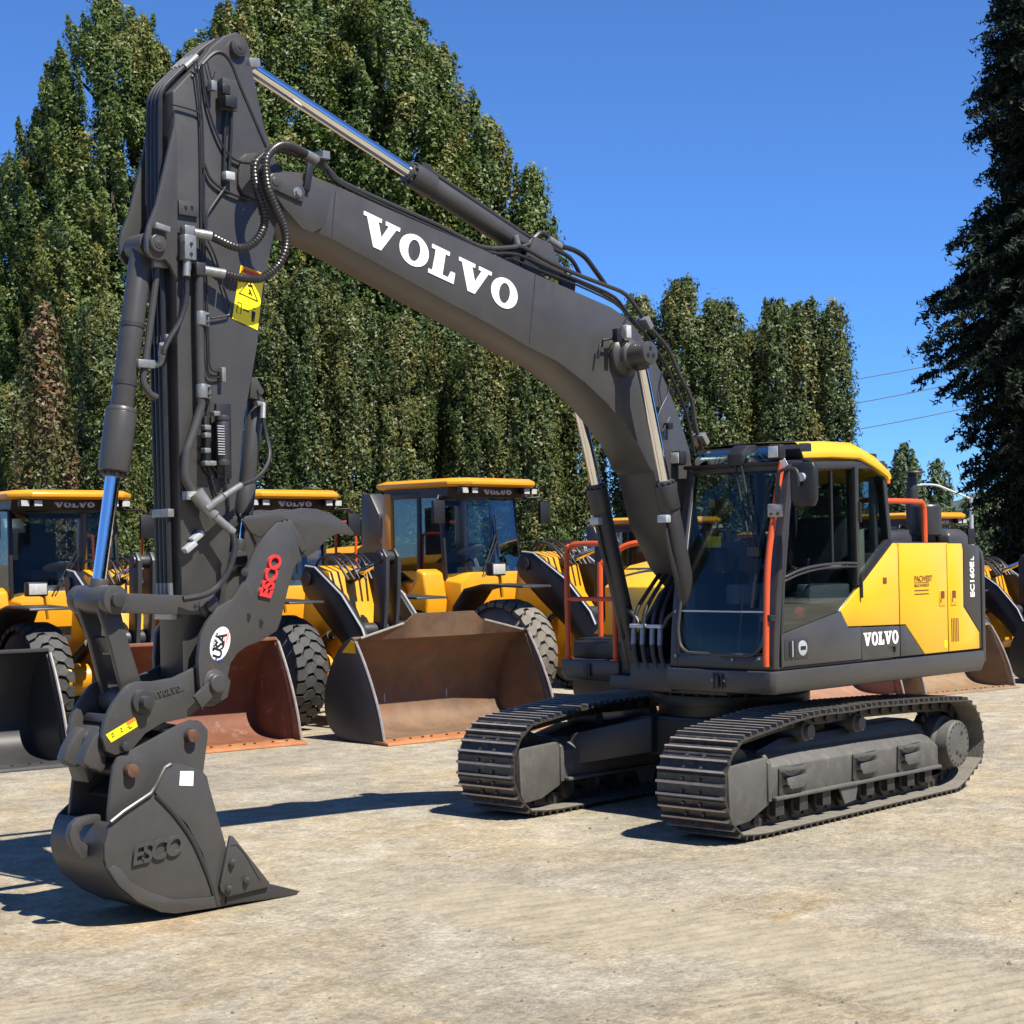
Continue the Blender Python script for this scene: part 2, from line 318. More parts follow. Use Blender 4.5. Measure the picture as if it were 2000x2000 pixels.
def half_track(sgn, label):
    yc = sgn*.995
    fr = MB(); out = yc+sgn*.155; inn = yc-sgn*.15
    prof = [(1.24, .255), (1.24, .545), (-1.20, .53), (-1.33, .47), (-1.33, .225), (-1.2, .235)]
    y0, y1 = yc-.16, yc+.16
    sec = lambda x, zt, zb: [U(x, yc-.20, zb), U(x, yc-.20, zt-.10), U(x, yc-.08, zt), U(x, yc+.08, zt), U(x, yc+.20, zt-.10), U(x, yc+.20, zb)]
    fr.loft([sec(1.25, .585, .25), sec(-1.18, .555, .235), sec(-1.34, .50, .235)])
    for s in (1, -1): fr.bar(U(1.22, yc+s*.215, .252), U(-1.33, yc+s*.215, .235), .05, .03)
    tf = fr.build('track_frame', M['dusty'], EX, bevel=.012, label=label)
    mm_ = MB(); mm_.loft([[U(x, yc-.15, .50), U(x, yc-.15, zt), U(x, yc+.07, zt), U(x, yc+.10, .50)] for x, zt in ((1.22, .60), (.9, .665), (-1.05, .655), (-1.30, .58))]); mm_.build('frame_shade_spine', K, tf, bevel=.006)  # spine coloured black to stand in for shade beneath the upper track run
    g = MB()                                               # idler guard in front
    q = lambda y: [U(1.27, y, .56), U(1.79, y, .545), U(1.775, y, .18), U(1.73, y, .11), U(1.52, y, .125), U(1.26, y, .22)]
    g.loft([q(yc-.205), q(yc+.205)]); g.build('idler_guard', M['dusty'], tf, bevel=.012)
    g = MB(); g.loft([[U(1.30-i*.045, y, z) for y, z in ((yc-.222, .24), (yc-.222, .52), (yc-.17, .585), (yc+.17, .585), (yc+.222, .52), (yc+.222, .24))] for i in range(2)]); g.build('end_plate', M['dusty'], tf, bevel=.006)
    # idler wheel, sprocket, final drive
    m = MB(); m.lathe(U(1.605, yc-.11, .395), U(0, 1, 0), [(0, .20), (.0, .27), (.05, .285), (.08, .30), (.14, .30), (.17, .285), (.22, .27), (.22, .2)], 40); m.build('idler_wheel', M['chain'], tf)
    m = MB()
    for k in range(23):
        a = 2*math.pi*k/23; m.bar(U(-1.605+.24*math.cos(a), yc, .40+.24*math.sin(a)), U(-1.605+.325*math.cos(a), yc, .40+.325*math.sin(a)), .06, .045, up=U(-math.sin(a), 0, math.cos(a)))
    m.lathe(U(-1.605, yc-.03, .40), U(0, 1, 0), [(0, .26), (.06, .26)], 32); m.build('sprocket', M['chain'], tf)
    m = MB(); o_ = sgn
    m.lathe(U(-1.605, yc-sgn*.10, .40), U(0, sgn, 0), [(0, .235), (.22, .235), (.24, .205), (.34, .20), (.352, .192)], 40); fd = m.build('final_drive', M['dusty'], tf, bevel=.004)
    m = MB()
    for k in range(20):
        a = 2*math.pi*(k+.3)/20; p = U(-1.605+.172*math.cos(a), yc+sgn*.245, .40+.172*math.sin(a)); m.cyl(p, p+U(0, sgn*.012, 0), .0085, n=6)
    for dx, dz in ((-.06, .09), (.03, -.07), (-.03, -.10)): p = U(-1.605+dx, yc+sgn*.245, .40+dz); m.cyl(p, p+U(0, sgn*.013, 0), .017, n=6)
    m.build('drive_bolts', M['chain'], tf)
    # rollers
    for x in (1.12, .79, .46, .13, -.20, -.53, -.86, -1.16):
        m = MB(); m.lathe(U(x, yc-.15, .165), U(0, 1, 0), [(0, .06), (.01, .085), (.05, .085), (.06, .07), (.24, .07), (.25, .085), (.29, .085), (.30, .06)], 24)
        m.box(U(x, yc+sgn*.175, .18), (.11, .05, .12)); m.build('track_roller', M['chain'], tf)
    for x in (.64, -.12):
        m = MB(); m.lathe(U(x, yc-.02, .695), U(0, sgn, 0), [(-.12, .05), (0, .05), (.05, .075), (.16, .075), (.17, .06), (.205, .055)], 24)
        m.bar(U(x, yc, .5), U(x, yc, .69), .06, .08); m.build('carrier_roller', M['dusty'], tf)
    # chain links
    m = MB()
    for k in range(NSH):
        s = k*TL/NSH; a, b = path_at(s-.088), path_at(s+.088); d = (b-a).normalized(); nrm = Vector((d.z, 0, -d.x)); c = (a+b)/2-nrm*.05
        for s2 in (-.075, .075):
            m.bar(U(c.x-d.x*.085, yc+s2*1.15, c.z-d.z*.085), U(c.x+d.x*.085, yc+s2*1.15, c.z+d.z*.085), .028, .095, up=U(nrm.x, 0, nrm.z))
        e = (a+b)/2+d*.086-nrm*.055; m.cyl(U(e.x, yc-.12, e.z), U(e.x, yc+.12, e.z), .027, n=10)
    ch = m.build('track_chain', M['chain'], tf)
    # shoes, every one its own object
    for k in range(NSH):
        s = (k+.5)*TL/NSH; a, b = path_at(s-.08), path_at(s+.08); d = (b-a).normalized(); nrm = Vector((d.z, 0, -d.x)); c = (a+b)/2
        mt = Matrix(((d.x, 0, nrm.x, c.x), (0, 1, 0, yc), (d.z, 0, nrm.z, c.z), (0, 0, 0, 1)))
        o = obj('track_shoe', shoe_me, tf); o.matrix_basis = UR @ mt
    # grip steps on the outer side
    for i, x in enumerate((.95, -.11, -.82)):
        m = MB(); yo = yc+sgn*.203
        m.loft([[U(x-.17, y, .47), U(x+.19, y, .46), U(x+.20, y, .28), U(x+.17, y, .25), U(x-.15, y, .26), U(x-.18, y, .29)] for y in (yo-.004, yo+sgn*.012)]); st = m.build('step_recess', D, tf)
        m = MB(); yb = yo+sgn*.045
        m.loft([[U(x-.13, y, .405), U(x+.15, y, .395), U(x+.145, y, .345), U(x+.12, y, .34), U(x+.115, y, .315)]+[U(x+.095-j*.02, y, .315-(j % 2)*.014) for j in range(10)]+[U(x-.10, y, .33), U(x-.13, y, .345)] for y in (yb, yb+sgn*.008)])
        m.loft([[U(x+.19-j*.06, yo+sgn*(.012+.058*math.sin(math.pi*j/6)**.7), z) for z in (.44, .475)]+[U(x+.19-j*.06, yo+sgn*(.004+.058*math.sin(math.pi*j/6)**.7), z) for z in (.475, .44)] for j in range(7)])
        for j in range(9):
            p = U(x+.15-j*.022, yo+sgn*.045, .452); m.cyl(p, p+U(0, sgn*.028, 0), .005, n=6)
        m.build('grip_step', M['dusty'], tf, bevel=.002)
    # rock guard between the rollers
    m = MB()
    for y in (yc-.21, yc+.21): m.loft([[U(.02, y2, .235), U(.06, y2, .115), U(.22, y2, .10), U(.30, y2, .235)] for y2 in (y-.008, y+.008)])
    m.build('chain_guide', M['dusty'], tf)
    return tf
tl_ = half_track(1, 'dusty track nearer the camera, under the cab side'); tr_ = half_track(-1, 'dusty track on the far side of the undercarriage')
m = MB()                                                   # X frame between the tracks
m.loft([[U(-.55, y, z) for y, z in ((-.9, .42), (-.9, .60), (-.45, .74), (.45, .74), (.9, .60), (.9, .42))], [U(.62, y, z) for y, z in ((-.9, .42), (-.9, .60), (-.45, .74), (.45, .74), (.9, .60), (.9, .42))]])
for s in (1, -1):
    for e in (1, -1): m.loft([[U(e*x1, s*.40, .46), U(e*x1, s*.40, .74), U(e*x2, s*.40, .74), U(e*x2, s*.40, .46)] if 0 else [U(e*.25, s*.3, .45), U(e*.25, s*.3, .745), U(e*.70, s*.3, .745), U(e*.70, s*.3, .45)], [U(e*.62, s*.86, .34), U(e*.62, s*.86, .60), U(e*1.08, s*.86, .60), U(e*1.08, s*.86, .34)]])
cf = m.build('car_body_frame', D, EX, bevel=.012)
m = MB(); m.loft([[U(.632, y, z) for y, z in ((-.70, .46), (-.70, .60), (-.38, .715), (.38, .715), (.7, .60), (.7, .46))], [U(.638, y, z) for y, z in ((-.70, .46), (-.70, .60), (-.38, .715), (.38, .715), (.7, .60), (.7, .46))]]); m.build('cover_plate', K, cf)
m = MB(); m.box(U(.645, -.50, .55), (.004, .06, .06)); m.build('sticker', M['white'], cf)
m = MB(); m.lathe((0, 0, .72), (0, 0, 1), [(0, .60), (.12, .60), (.12, .66), (.20, .66), (.20, .58), (.28, .58)], 48); m.build('slewing_ring', K, EX, bevel=.005)
m = MB()
for k in range(30):
    a = 2*math.pi*k/30; m.cyl((.635*math.cos(a), .635*math.sin(a), .91), (.635*math.cos(a), .635*math.sin(a), .935), .016, n=6)
m.build('ring_bolts', D, EX)
# ---------------------------------------------------------------- house
def outline(front_x, rear_x, yl, yr, cut): return [(front_x, yr), (front_x, yl-cut), (front_x-cut, yl), (rear_x, yl), (rear_x, yr)]
m = MB()                                                   # revolving floor frame
m.box((-.45, 0, 1.02), (2.6, 1.2, .12)); m.box((.55, 0, 1.10), (1.0, .42, .22))
for s in (1, -1): m.prism([(.10, 1.1), (.95, 1.1), (1.02, 1.30), (.62, 1.75), (.30, 1.95), (.05, 1.9)], s*.235-.02, s*.235+.02)
fl = m.build('revolving_frame', D, EX, bevel=.008)
def skirt(name, ys, xf, xr, label=None):
    y_in, y_out = ys; s = 1 if y_out > y_in else -1; m = MB()
    pl = [(xf, y_in), (xf, y_out-s*.035), (xf-.035, y_out), (xr, y_out), (xr, y_in)]
    m.loft([[V3(x-(.02 if x > 0 else 0), y-(s*.025 if abs(y) > 1 else 0), 1.012) for x, y in pl], [V3(x, y, 1.075) for x, y in pl], [V3(x, y, 1.185) for x, y in pl]])
    return m.build(name, G, EX, bevel=.010, label=label)
sk = skirt('side_skirt', (.232, 1.248), 1.14, -2.02); sk2 = skirt('side_skirt', (-.575, -1.248), .76, -2.02)
m = MB(); z = 1.105                                         # steps and latches on the skirt front
for dy in (0, .028, .06): m.bar((1.152, .705+dy*1.3, 1.04), (1.152, .70+dy*1.3, 1.165), .012, .012)
m.box((1.15, .735, 1.10), (.03, .03, .075)); m.build('front_latch', M['chain'], sk, bevel=.002)
m = MB(); [m.cyl((1.14, y, 1.105), (1.152, y, 1.105), .010, n=8) for y in (.685, .80)]; m.build('bolts', M['zinc'], sk)
m = MB(); m.bar((.772, -.93, 1.05), (.772, -.93, 1.16), .02, .05); m.bar((.772, -.89, 1.05), (.772, -.89, 1.16), .02, .02); m.build('front_latch', M['chain'], sk2, bevel=.002)
# dark lower side panel, yellow side panels, counterweight
yo = 1.236
def side(name, poly, mat_, y1=yo, th=.03, bev=.006, parent=EX, label=None):
    m = MB(); m.prism(poly, y1-th, y1); return m.build(name, mat_, parent, bevel=bev, label=label)
low1 = side('lower_side_panel', [(-.082, 1.204), (-.655, 1.204), (-.655, 1.455), (-.082, 1.466)], G)
low2 = side('lower_side_panel', [(-.667, 1.204), (-1.035, 1.204), (-.745, 1.455), (-.667, 1.455)], G)
yA = side('yellow_side_panel', [(.207, 1.604), (.112, 1.480), (-.082, 1.476), (-.655, 1.465), (-.655, 2.095), (-.625, 2.13), (-.575, 2.13), (-.09, 1.80)], M['yellow'])
yB = side('yellow_side_door', [(-.667, 1.463), (-.748, 1.463), (-1.045, 1.204), (-1.43, 1.204), (-1.43, 2.122), (-.667, 2.13)], M['yellow'])
yC = side('yellow_rear_door', [(-1.442, 1.204), (-1.965, 1.204), (-1.965, 1.345), (-1.70, 1.578), (-1.71, 2.07), (-1.69, 2.12), (-1.442, 2.122)], M['yellow'])
cw_side = side('rear_side_panel', [(-1.975, 1.204), (-1.975, 1.35), (-1.712, 1.585), (-1.722, 2.07), (-1.70, 2.118), (-2.00, 2.10), (-2.0, 1.204)], G)
m = MB()                                                   # panels keep a top return
m.box((-1.05, 1.17, 2.118), (.86, .10, .02)); m.build('top_return', M['yellow'], yB, bevel=.005)
m = MB(); m.box((-1.33, .0, 1.62), (1.32, 2.38, .96)); m.build('engine_bay', K, EX)
cwp = []
for a in range(-10, 11):
    t = a/10; y = 1.247*math.sin(t*math.pi/2*.999) if 0 else 1.247*t
    cwp.append((y, -2.06-.36*math.sqrt(max(0, 1-abs(t)**3.2))))
m = MB()
for z, ins in ((1.035, .03), (1.10, 0), (1.95, .0), (2.06, .02), (2.095, .06)):
    pass
rings = []
for z, ins in ((1.035, .04), (1.09, .004), (1.96, 0), (2.05, .012), (2.095, .06)):
    rings.append([V3(-2.012, -1.247+ins, z)]+[V3(x+ins, y*(1-ins/1.25), z) for y, x in cwp]+[V3(-2.012, 1.247-ins, z)])
cw = MB().loft(rings).build('counterweight', G, EX, bevel=.008)
# hood top, intake, exhaust, rail
m = MB(); m.loft([[V3(-.64, y, z) for y, z in ((-1.2, 2.08), (-1.1, 2.15), (-.6, 2.17), (1.12, 2.15), (1.2, 2.11), (1.2, 1.9), (-1.2, 1.9))], [V3(-2.0, y, z) for y, z in ((-1.2, 2.06), (-1.1, 2.12), (-.6, 2.14), (1.12, 2.12), (1.2, 2.09), (1.2, 1.9), (-1.2, 1.9))]]); hood = m.build('engine_hood', D, EX, bevel=.01)
def lump(name, x0, x1, y0, y1, z0, z1, c, mat_, parent, bev=.02):
    m = MB(); m.loft([[V3(x0, y0, z0), V3(x1, y0, z0), V3(x1, y1, z0), V3(x0, y1, z0)], [V3(x0, y0, z1-c), V3(x1, y0, z1-c), V3(x1, y1, z1-c), V3(x0, y1, z1-c)], [V3(x0-c, y0+c, z1), V3(x1+c, y0+c, z1), V3(x1+c, y1-c, z1), V3(x0-c, y1-c, z1)]]); return m.build(name, mat_, parent, bevel=bev)
lump('hood_cover', -1.72, -2.06, .20, 1.10, 2.06, 2.25, .05, G, hood); lump('hood_cover', -.66, -.80, .35, 1.08, 2.10, 2.26, .03, G, hood); lump('hood_cover', -.86, -1.25, .35, 1.02, 2.08, 2.24, .04, M['dgrey'], hood)
m = MB(); m.lathe((-1.60, .94, 2.08), (0, 0, 1), [(0, .085), (.11, .085), (.11, .125), (.12, .138), (.365, .138), (.385, .125), (.39, .0)], 32); m.build('air_intake', D, hood, bevel=.004)
m = MB(); m.cyl((-1.86, .66, 2.1), (-1.86, .66, 2.60), .055); m.cyl((-1.86, .66, 2.60), (-1.87, .66, 2.74), .05, .04); m.lathe((-1.87, .66, 2.73), (0, 0, 1), [(0, .04), (.02, .09), (.03, .115), (.042, .11), (.046, .02)], 24); m.build('exhaust_stack', D, hood)
m = MB(); m.tube([(-.62, 1.10, 2.48), (-1.19, 1.10, 2.48), (-1.285, 1.10, 2.46), (-1.31, 1.10, 2.38), (-1.31, 1.10, 2.10)], .024, 10, smooth=5); m.tube([(-.56, 1.10, 2.50), (-.54, .95, 2.47), (-.54, .90, 2.40), (-.54, .90, 2.1)], .022, 10, smooth=4); m.build('orange_handrail', M['red'], hood)
# panel furniture
m = MB(); m.box((-1.34, yo+.002, 1.66), (.095, .006, .13)); m.box((-1.53, yo+.002, 1.66), (.095, .006, .13)); lt = m.build('door_latch', M['yellow'], yB, bevel=.002)
m = MB()
for x in (-1.34, -1.53): m.box((x-.0, yo+.006, 1.69), (.06, .004, .062)); m.box((x+.03, yo+.007, 1.64), (.012, .004, .03))
for k in range(5): m.box((-1.49-.027*k-.0, yo+.001, 1.385), (.010, .004, .20))
m.build('vents_and_locks', M['brownprint'], yC)
m = MB(); m.box((-.44, yo+.002, 1.83), (.055, .006, .05)); m.build('cap', M['brownprint'], yA, bevel=.004)
m = MB(); m.cyl((-.555, yo, 1.285), (-.555, yo+.02, 1.285), .014, n=10); m.bar((-.555, yo+.012, 1.285), (-.555, yo+.012, 1.245), .012, .012); m.build('lock', K, low1)
m = MB(); m.box((-1.385, yo+.001, 1.27), (.045, .003, .06)); m.build('sticker', M['sticker'], yB)
XL, ZU = Vector((-1, 0, 0)), Vector((0, 0, 1))
volvo(M['white'], low1, (-.105, yo+.003, 1.315), XL, ZU, .105, .52)
text('printed_name', 'PACWEST', .068, M['brownprint'], yB, (-.895, yo+.002, 1.81), XL, ZU, ext=.0008, space=.92)
text('printed_name', 'MACHINERY', .036, M['brownprint'], yB, (-.895, yo+.002, 1.765), XL, ZU, ext=.0008, space=1.25)
m = MB(); m.box((-1.01, yo+.001, 1.80), (.235, .002, .005)); m.box((-1.01, yo+.001, 1.735), (.225, .002, .009)); m.box((-1.01, yo+.001, 1.705), (.225, .002, .009)); m.build('printed_lines', M['brownprint'], yB)
text('model_number', 'EC160E', .098, M['white'], cw_side, (-1.885, yo+.003, 1.652), ZU, Vector((1, 0, 0)), ext=.001, bold=.03, space=.98)
text('model_number', 'L', .07, M['white'], cw_side, (-1.885, yo+.003, 1.972), ZU, Vector((1, 0, 0)), ext=.001, bold=.03)
# right-hand tool box, tank and platform
m = MB(); m.prism([(.20, 1.36), (.20, 1.79), (-.14, 1.97), (-.55, 2.03), (-.55, 1.36)], -1.20, -.42); tank = m.build('yellow_tank_cover', M['yellow'], EX, bevel=.012)
m = MB(); m.box((.04, -.60, 1.879), (.10, .10, .004), Matrix.Rotation(R(27.9), 3, 'Y')); m.build('sticker', M['white'], tank)
m = MB(); m.prism([(.60, 1.188), (.60, 1.33), (.21, 1.345), (.21, 1.188)], -1.22, -.60); m.prism([(.195, 1.188), (.195, 1.355), (-.55, 1.355), (-.55, 1.188)], -1.23, -.40); m.box((.66, -.52, 1.25), (.16, .10, .34)); pf = m.build('platform_step', K, EX, bevel=.008)
for k in range(6):
    m = MB(); m.bar((.26+.055*k, -1.20, 1.351), (.26+.055*k, -.62, 1.351), .02, .012); m.build('tread_bar', D, pf)
m = MB(); yR = -1.16
m.tube([(.98, yR, 1.19), (.98, yR, 2.02), (.95, yR, 2.11), (.86, yR, 2.14)], .024, 10, smooth=4) if 0 else None
m.tube([(.72, -1.17, 1.19), (.72, -1.17, 2.05), (.72, -1.13, 2.14), (.72, -1.04, 2.165), (.72, -.77, 2.165), (.72, -.68, 2.14), (.72, -.64, 2.05), (.72, -.64, 1.19)], .024, 10, smooth=5)
m.tube([(.72, -1.17, 1.70), (.72, -.64, 1.70)], .019, 10)
for y in (-1.17, -.64): m.cyl((.72, y, 1.186), (.72, y, 1.198), .05, n=12)
rl = m.build('orange_guard_rail', M['red'], EX)
m = MB(); m.tube([(.215, -1.235, 1.30), (.215, -1.235, 1.94), (.20, -1.22, 2.0), (.12, -1.08, 2.12), (.06, -.98, 2.165), (-.02, -.86, 2.165), (-.06, -.78, 2.10), (-.06, -.76, 1.93)], .026, 10, smooth=5); m.build('orange_handrail', M['red'], tank)
m = MB(); m.tube([(-.10, -.62, 1.94), (-.10, -.62, 2.62)], .016); m.tube([(-.10, -.62, 2.50), (-.08, -.66, 2.53)], .012); m.build('mirror_post', M['galv'], tank)
m = MB(); m.box((-.10, -.66, 2.52), (.03, .16, .26)); m.build('side_mirror', K, tank, bevel=.015)
# ---------------------------------------------------------------- cab
CABL, CABR = 1.236, .252
# side profile (x,z): windscreen leans back
def fx(z):                                                  # x of the cab front at height z
    pts = [(1.20, 1.118), (1.45, 1.10), (1.75, 1.06), (2.2, .975), (2.72, .862)]
    for (z0, x0), (z1, x1) in zip(pts, pts[1:]):
        if z <= z1: return x0+(x1-x0)*(z-z0)/(z1-z0)
    return pts[-1][1]
def rx(z): return -.575+(z-2.13)*(.09/.56) if z > 2.13 else -.575
cabm = MB()
def pillar(y, th, sg):                                       # A pillar as bent section
    secs = []
    for z in (1.20, 1.30, 1.45, 1.75, 2.2, 2.5, 2.74):
        w = .075
        secs.append([V3(fx(z), y, z), V3(fx(z), y-sg*th, z), V3(fx(z)-w, y-sg*th, z), V3(fx(z)-w, y, z)])
    return secs
cabm.loft(pillar(CABL, .085, 1)); cabm.loft(pillar(CABR, .075, -1))
cabm.prism([(fx(1.2), 1.2), (fx(1.30), 1.30), (fx(1.3)-.06, 1.30), (fx(1.2)-.06, 1.20)], CABR+.07, CABL-.08)       # front sill
cabm.bar((fx(2.72)-.03, CABR, 2.725), (fx(2.72)-.03, CABL, 2.725), .07, .06)                                          # front header
cabm.prism([(.86, 2.69), (.88, 2.76), (-.50, 2.80), (-.50, 2.74)], CABL-.07, CABL-.004)                              # side headers
cabm.prism([(.86, 2.69), (.88, 2.76), (-.50, 2.80), (-.50, 2.74)], CABR+.004, CABR+.07)
for y0, y1 in ((CABL-.09, CABL-.012), (CABR, CABR+.07)):
    cabm.prism([(-.54, 1.2), (-.54, 2.13), (-.455, 2.78), (-.505, 2.78), (-.60, 2.13), (-.60, 1.2)], y0, y1)             # rear pillars
    cabm.prism([(-.035, 1.2), (-.035, 2.76), (-.105, 2.76), (-.105, 1.2)], y0, y1)                                       # B pillars
cabm.box((-.56, (CABL+CABR)/2, 1.62), (.04, CABL-CABR-.02, .85)); cabm.box((-.515, (CABL+CABR)/2, 2.74), (.06, CABL-CABR-.02, .08))
cabm.box((.28, (CABL+CABR)/2, 1.205), (1.66, CABL-CABR-.02, .03))
cabm.prism([(1.09, 1.2), (1.09, 1.5), (-.55, 1.75), (-.55, 1.2)], CABR+.002, CABR+.03)
cab = cabm.build('cab', D, EX, bevel=.012, label='glazed operator cab with dark frame, yellow roof and orange pole')
# corner fillets of the lower windscreen opening and the rim around it
def wsp(y, z, off=0): return V3(fx(z)+off, y, z)
rim = [(.345, 1.95), (.33, 1.56), (.335, 1.45), (.36, 1.36), (.42, 1.315), (.50, 1.305), (.95, 1.30), (1.06, 1.315), (1.12, 1.37), (1.14, 1.45)]
m = MB(); m.tube([wsp(y, z, .006) for y, z in [(.338, 2.68), (.332, 2.2)]+rim], .013, 8, smooth=3); m.build('windscreen_rim', G, cab)
m = MB()
for y, zz in ((.315, 1.28), (1.10, 1.275), (.86, 1.265)): m.cyl(wsp(y, zz, 0), wsp(y, zz, .015), .011, n=10)
m.cyl(wsp(.29, 1.62, 0), wsp(.29, 1.62, .014), .010, n=10); m.build('front_bolts', M['zinc'], cab)
for nm, z0, z1, ins in (('windscreen', 1.63, 2.70, .0), ('lower_windscreen', 1.305, 1.622, .01)):
    m = MB(); zs = [z0+(z1-z0)*i/8 for i in range(9)]
    fr_ = []
    for z in zs:
        yy0, yy1 = CABR+.072, CABL-.083
        if nm[0] == 'l':
            t = (z-1.305)/.16; e = .11*(1-math.sqrt(max(0, 1-(1-min(t, 1))**2))); yy0 += e; yy1 -= e
        fr_.append([V3(fx(z)-.012, yy0, z), V3(fx(z)-.012, yy1, z), V3(fx(z)-.017, yy1, z), V3(fx(z)-.017, yy0, z)])
    m.loft(fr_); m.build(nm, M['glass'], cab)
m = MB(); m.bar(V3(fx(1.626)-.01, CABR+.075, 1.626), V3(fx(1.626)-.01, CABL-.085, 1.626), .012, .012); m.bar(wsp(.335, 1.63, .004), wsp(.338, 2.68, .004), .012, .012, up=(0, 1, 0)); m.build('screen_seal', M['galv'], cab)
# door
dm = MB()
dm.prism([(1.015, 1.215), (1.015, 1.452), (.207, 1.600), (.104, 1.470), (-.072, 1.468), (-.072, 1.215)], CABL-.04, CABL+.004)
door = dm.build('cab_door', G, cab, bevel=.006)
m = MB()
m.prism([(1.022, 1.21), (1.02, 1.46), (.985, 1.80), (.955, 2.0), (.862, 2.60), (.838, 2.60), (.93, 2.0), (.96, 1.80), (.99, 1.46), (.992, 1.21)], CABL-.03, CABL+.003)
m.prism([(.90, 2.695), (.87, 2.745), (-.02, 2.785), (-.075, 2.77), (-.07, 1.80), (-.03, 1.80), (-.025, 2.735)], CABL-.03, CABL+.006)
m.tube([(.95, CABL-.002, 1.885), (.75, CABL, 1.935), (.5, CABL, 1.965), (.2, CABL, 1.978), (-.04, CABL, 1.975)], .011, 8, smooth=4); m.tube([(.955, CABL-.002, 1.855), (.75, CABL, 1.905), (.5, CABL, 1.938), (.2, CABL, 1.95), (-.04, CABL, 1.948)], .008, 8, smooth=4)
m.build('door_frame', D, door, bevel=.003)
m = MB(); m.prism([(.985, 1.465), (.95, 1.86), (.5, 1.945), (-.03, 1.955), (-.03, 1.76), (.20, 1.605)], CABL-.020, CABL-.015); m.build('lower_door_window', M['glass'], door)
m = MB(); m.prism([(.945, 1.88), (.862, 2.66), (-.03, 2.73), (-.03, 1.985), (.2, 1.99), (.6, 1.97)], CABL-.020, CABL-.015); m.build('upper_door_window', M['glass'], door)
m = MB(); m.prism([(.30, 1.97), (.30, 2.70), (.275, 2.70), (.275, 1.97)], CABL-.028, CABL-.008); m.build('sliding_window_bar', K, door)
m = MB(); m.box((.83, CABL+.004, 1.345), (.31, .010, .155)); m.build('handle_plate', D, door, bevel=.003)
m = MB(); m.box((.89, CABL+.010, 1.345), (.085, .010, .12)); m.build('handle_recess', K, door, bevel=.003)
m = MB(); m.lathe((.755, CABL+.006, 1.345), (0, 1, 0), [(0, .058), (.008, .058), (.01, .05)], 24); m.bar((.90, CABL+.016, 1.285), (.90, CABL+.016, 1.405), .014, .012, up=(1, 0, 0)); m.build('emblem_and_handle', M['galv'], door)
m = MB(); m.prism([(.79, 1.36), (.72, 1.36), (.72, 1.332), (.79, 1.332)], CABL+.014, CABL+.018); m.build('emblem_bar', K, door)
for z in (2.38, 1.78): m = MB(); m.cyl((-.078, CABL+.012, z-.08), (-.078, CABL+.012, z+.08), .013, n=8); m.build('hinge', K, door)
# rear quarter window, black glass surround
m = MB(); m.prism([(-.108, 1.84), (-.108, 2.74), (-.475, 2.74), (-.555, 2.14), (-.54, 2.12)], CABL-.022, CABL-.016); m.build('rear_quarter_window', M['glass'], cab)
m = MB(); m.prism([(-.095, 1.80), (-.57, 2.125), (-.585, 2.16), (-.50, 2.16), (-.10, 1.89)], CABL-.024, CABL-.002); m.build('window_surround', K, cab, bevel=.004)
m = MB(); m.box((-.562, (CABL+CABR)/2, 2.38), (.006, .86, .62)); m.build('rear_window', M['glass'], cab)
m = MB(); m.prism([(.80, 1.55), (.66, 2.66), (-.02, 2.70), (-.02, 1.75)], CABR+.02, CABR+.026); m.prism([(-.12, 1.8), (-.12, 2.7), (-.48, 2.7), (-.55, 2.1)], CABR+.02, CABR+.026); m.build('far_side_window', M['glass'], cab)
# roof
rs = []
for y, dz, ins in ((CABL+.012, 0, .03), (CABL+.018, .03, 0), (CABL-.005, .085, .02), (CABL-.08, .125, .05), ((CABL+CABR)/2, .14, .06), (CABR+.08, .125, .05), (CABR+.005, .085, .02), (CABR-.018, .03, 0), (CABR-.012, 0, .03)):
    rs.append([V3(.72-ins, y, 2.79+dz), V3(.3, y, 2.81+dz), V3(-.10, y, 2.812+dz), V3(-.36+ins, y, 2.742+dz), V3(-.53+ins, y, 2.675+dz*.75), V3(-.55+ins, y, 2.645+dz*.4)])
under = [[V3(.70, y, 2.785), V3(.3, y, 2.80), V3(-.1, y, 2.80), V3(-.36, y, 2.73), V3(-.50, y, 2.665), V3(-.52, y, 2.638)] for y in (CABR-.005, CABL+.005)]
mr = MB(); mr.loft(rs+[under[0], under[1], rs[0]], closed=False, caps=False); 
n = 6; mr.f += []
roof = mr.build('cab_roof', M['yellow'], cab, angle=50)
m = MB(); m.box((.10, .74, 2.925), (.9, .62, .03)); m.build('roof_hatch', K, roof, bevel=.012)
m = MB(); m.prism([(.70, 2.77), (.74, 2.86), (.66, 2.905), (.58, 2.905), (.58, 2.77)], CABR-.01, CABL+.012); m.prism([(.90, 2.735), (.905, 2.765), (.70, 2.775), (.70, 2.735)], CABR-.005, CABL+.01); m.build('roof_front_frame', K, roof, bevel=.01)
for y0, y1 in ((CABR+.10, .70), (.83, CABL-.13)):
    m = MB(); m.loft([[V3(.90, y0+i*(y1-y0)/6, 2.765), V3(.86, y0+i*(y1-y0)/6, 2.83), V3(.73, y0+i*(y1-y0)/6, 2.885), V3(.72, y0+i*(y1-y0)/6, 2.88), V3(.85, y0+i*(y1-y0)/6, 2.82), V3(.89, y0+i*(y1-y0)/6, 2.765)] for i in range(7)]); m.build('roof_visor', M['roofglass'], roof)
m = MB(); m.prism([(.93, 2.74), (.92, 2.84), (.84, 2.905), (.70, 2.91), (.70, 2.74)], .69, .84); m.build('wiper_motor_cover', K, roof, bevel=.02)
for y in (CABR-.03, CABL-.07):
    m = MB(); m.box((.93, y, 2.83), (.09, .12, .115)); lm = m.build('work_lamp', K, roof, bevel=.02)
    m = MB(); m.box((.977, y, 2.83), (.006, .088, .085)); m.build('lamp_lens', M['lens'], lm, bevel=.004)
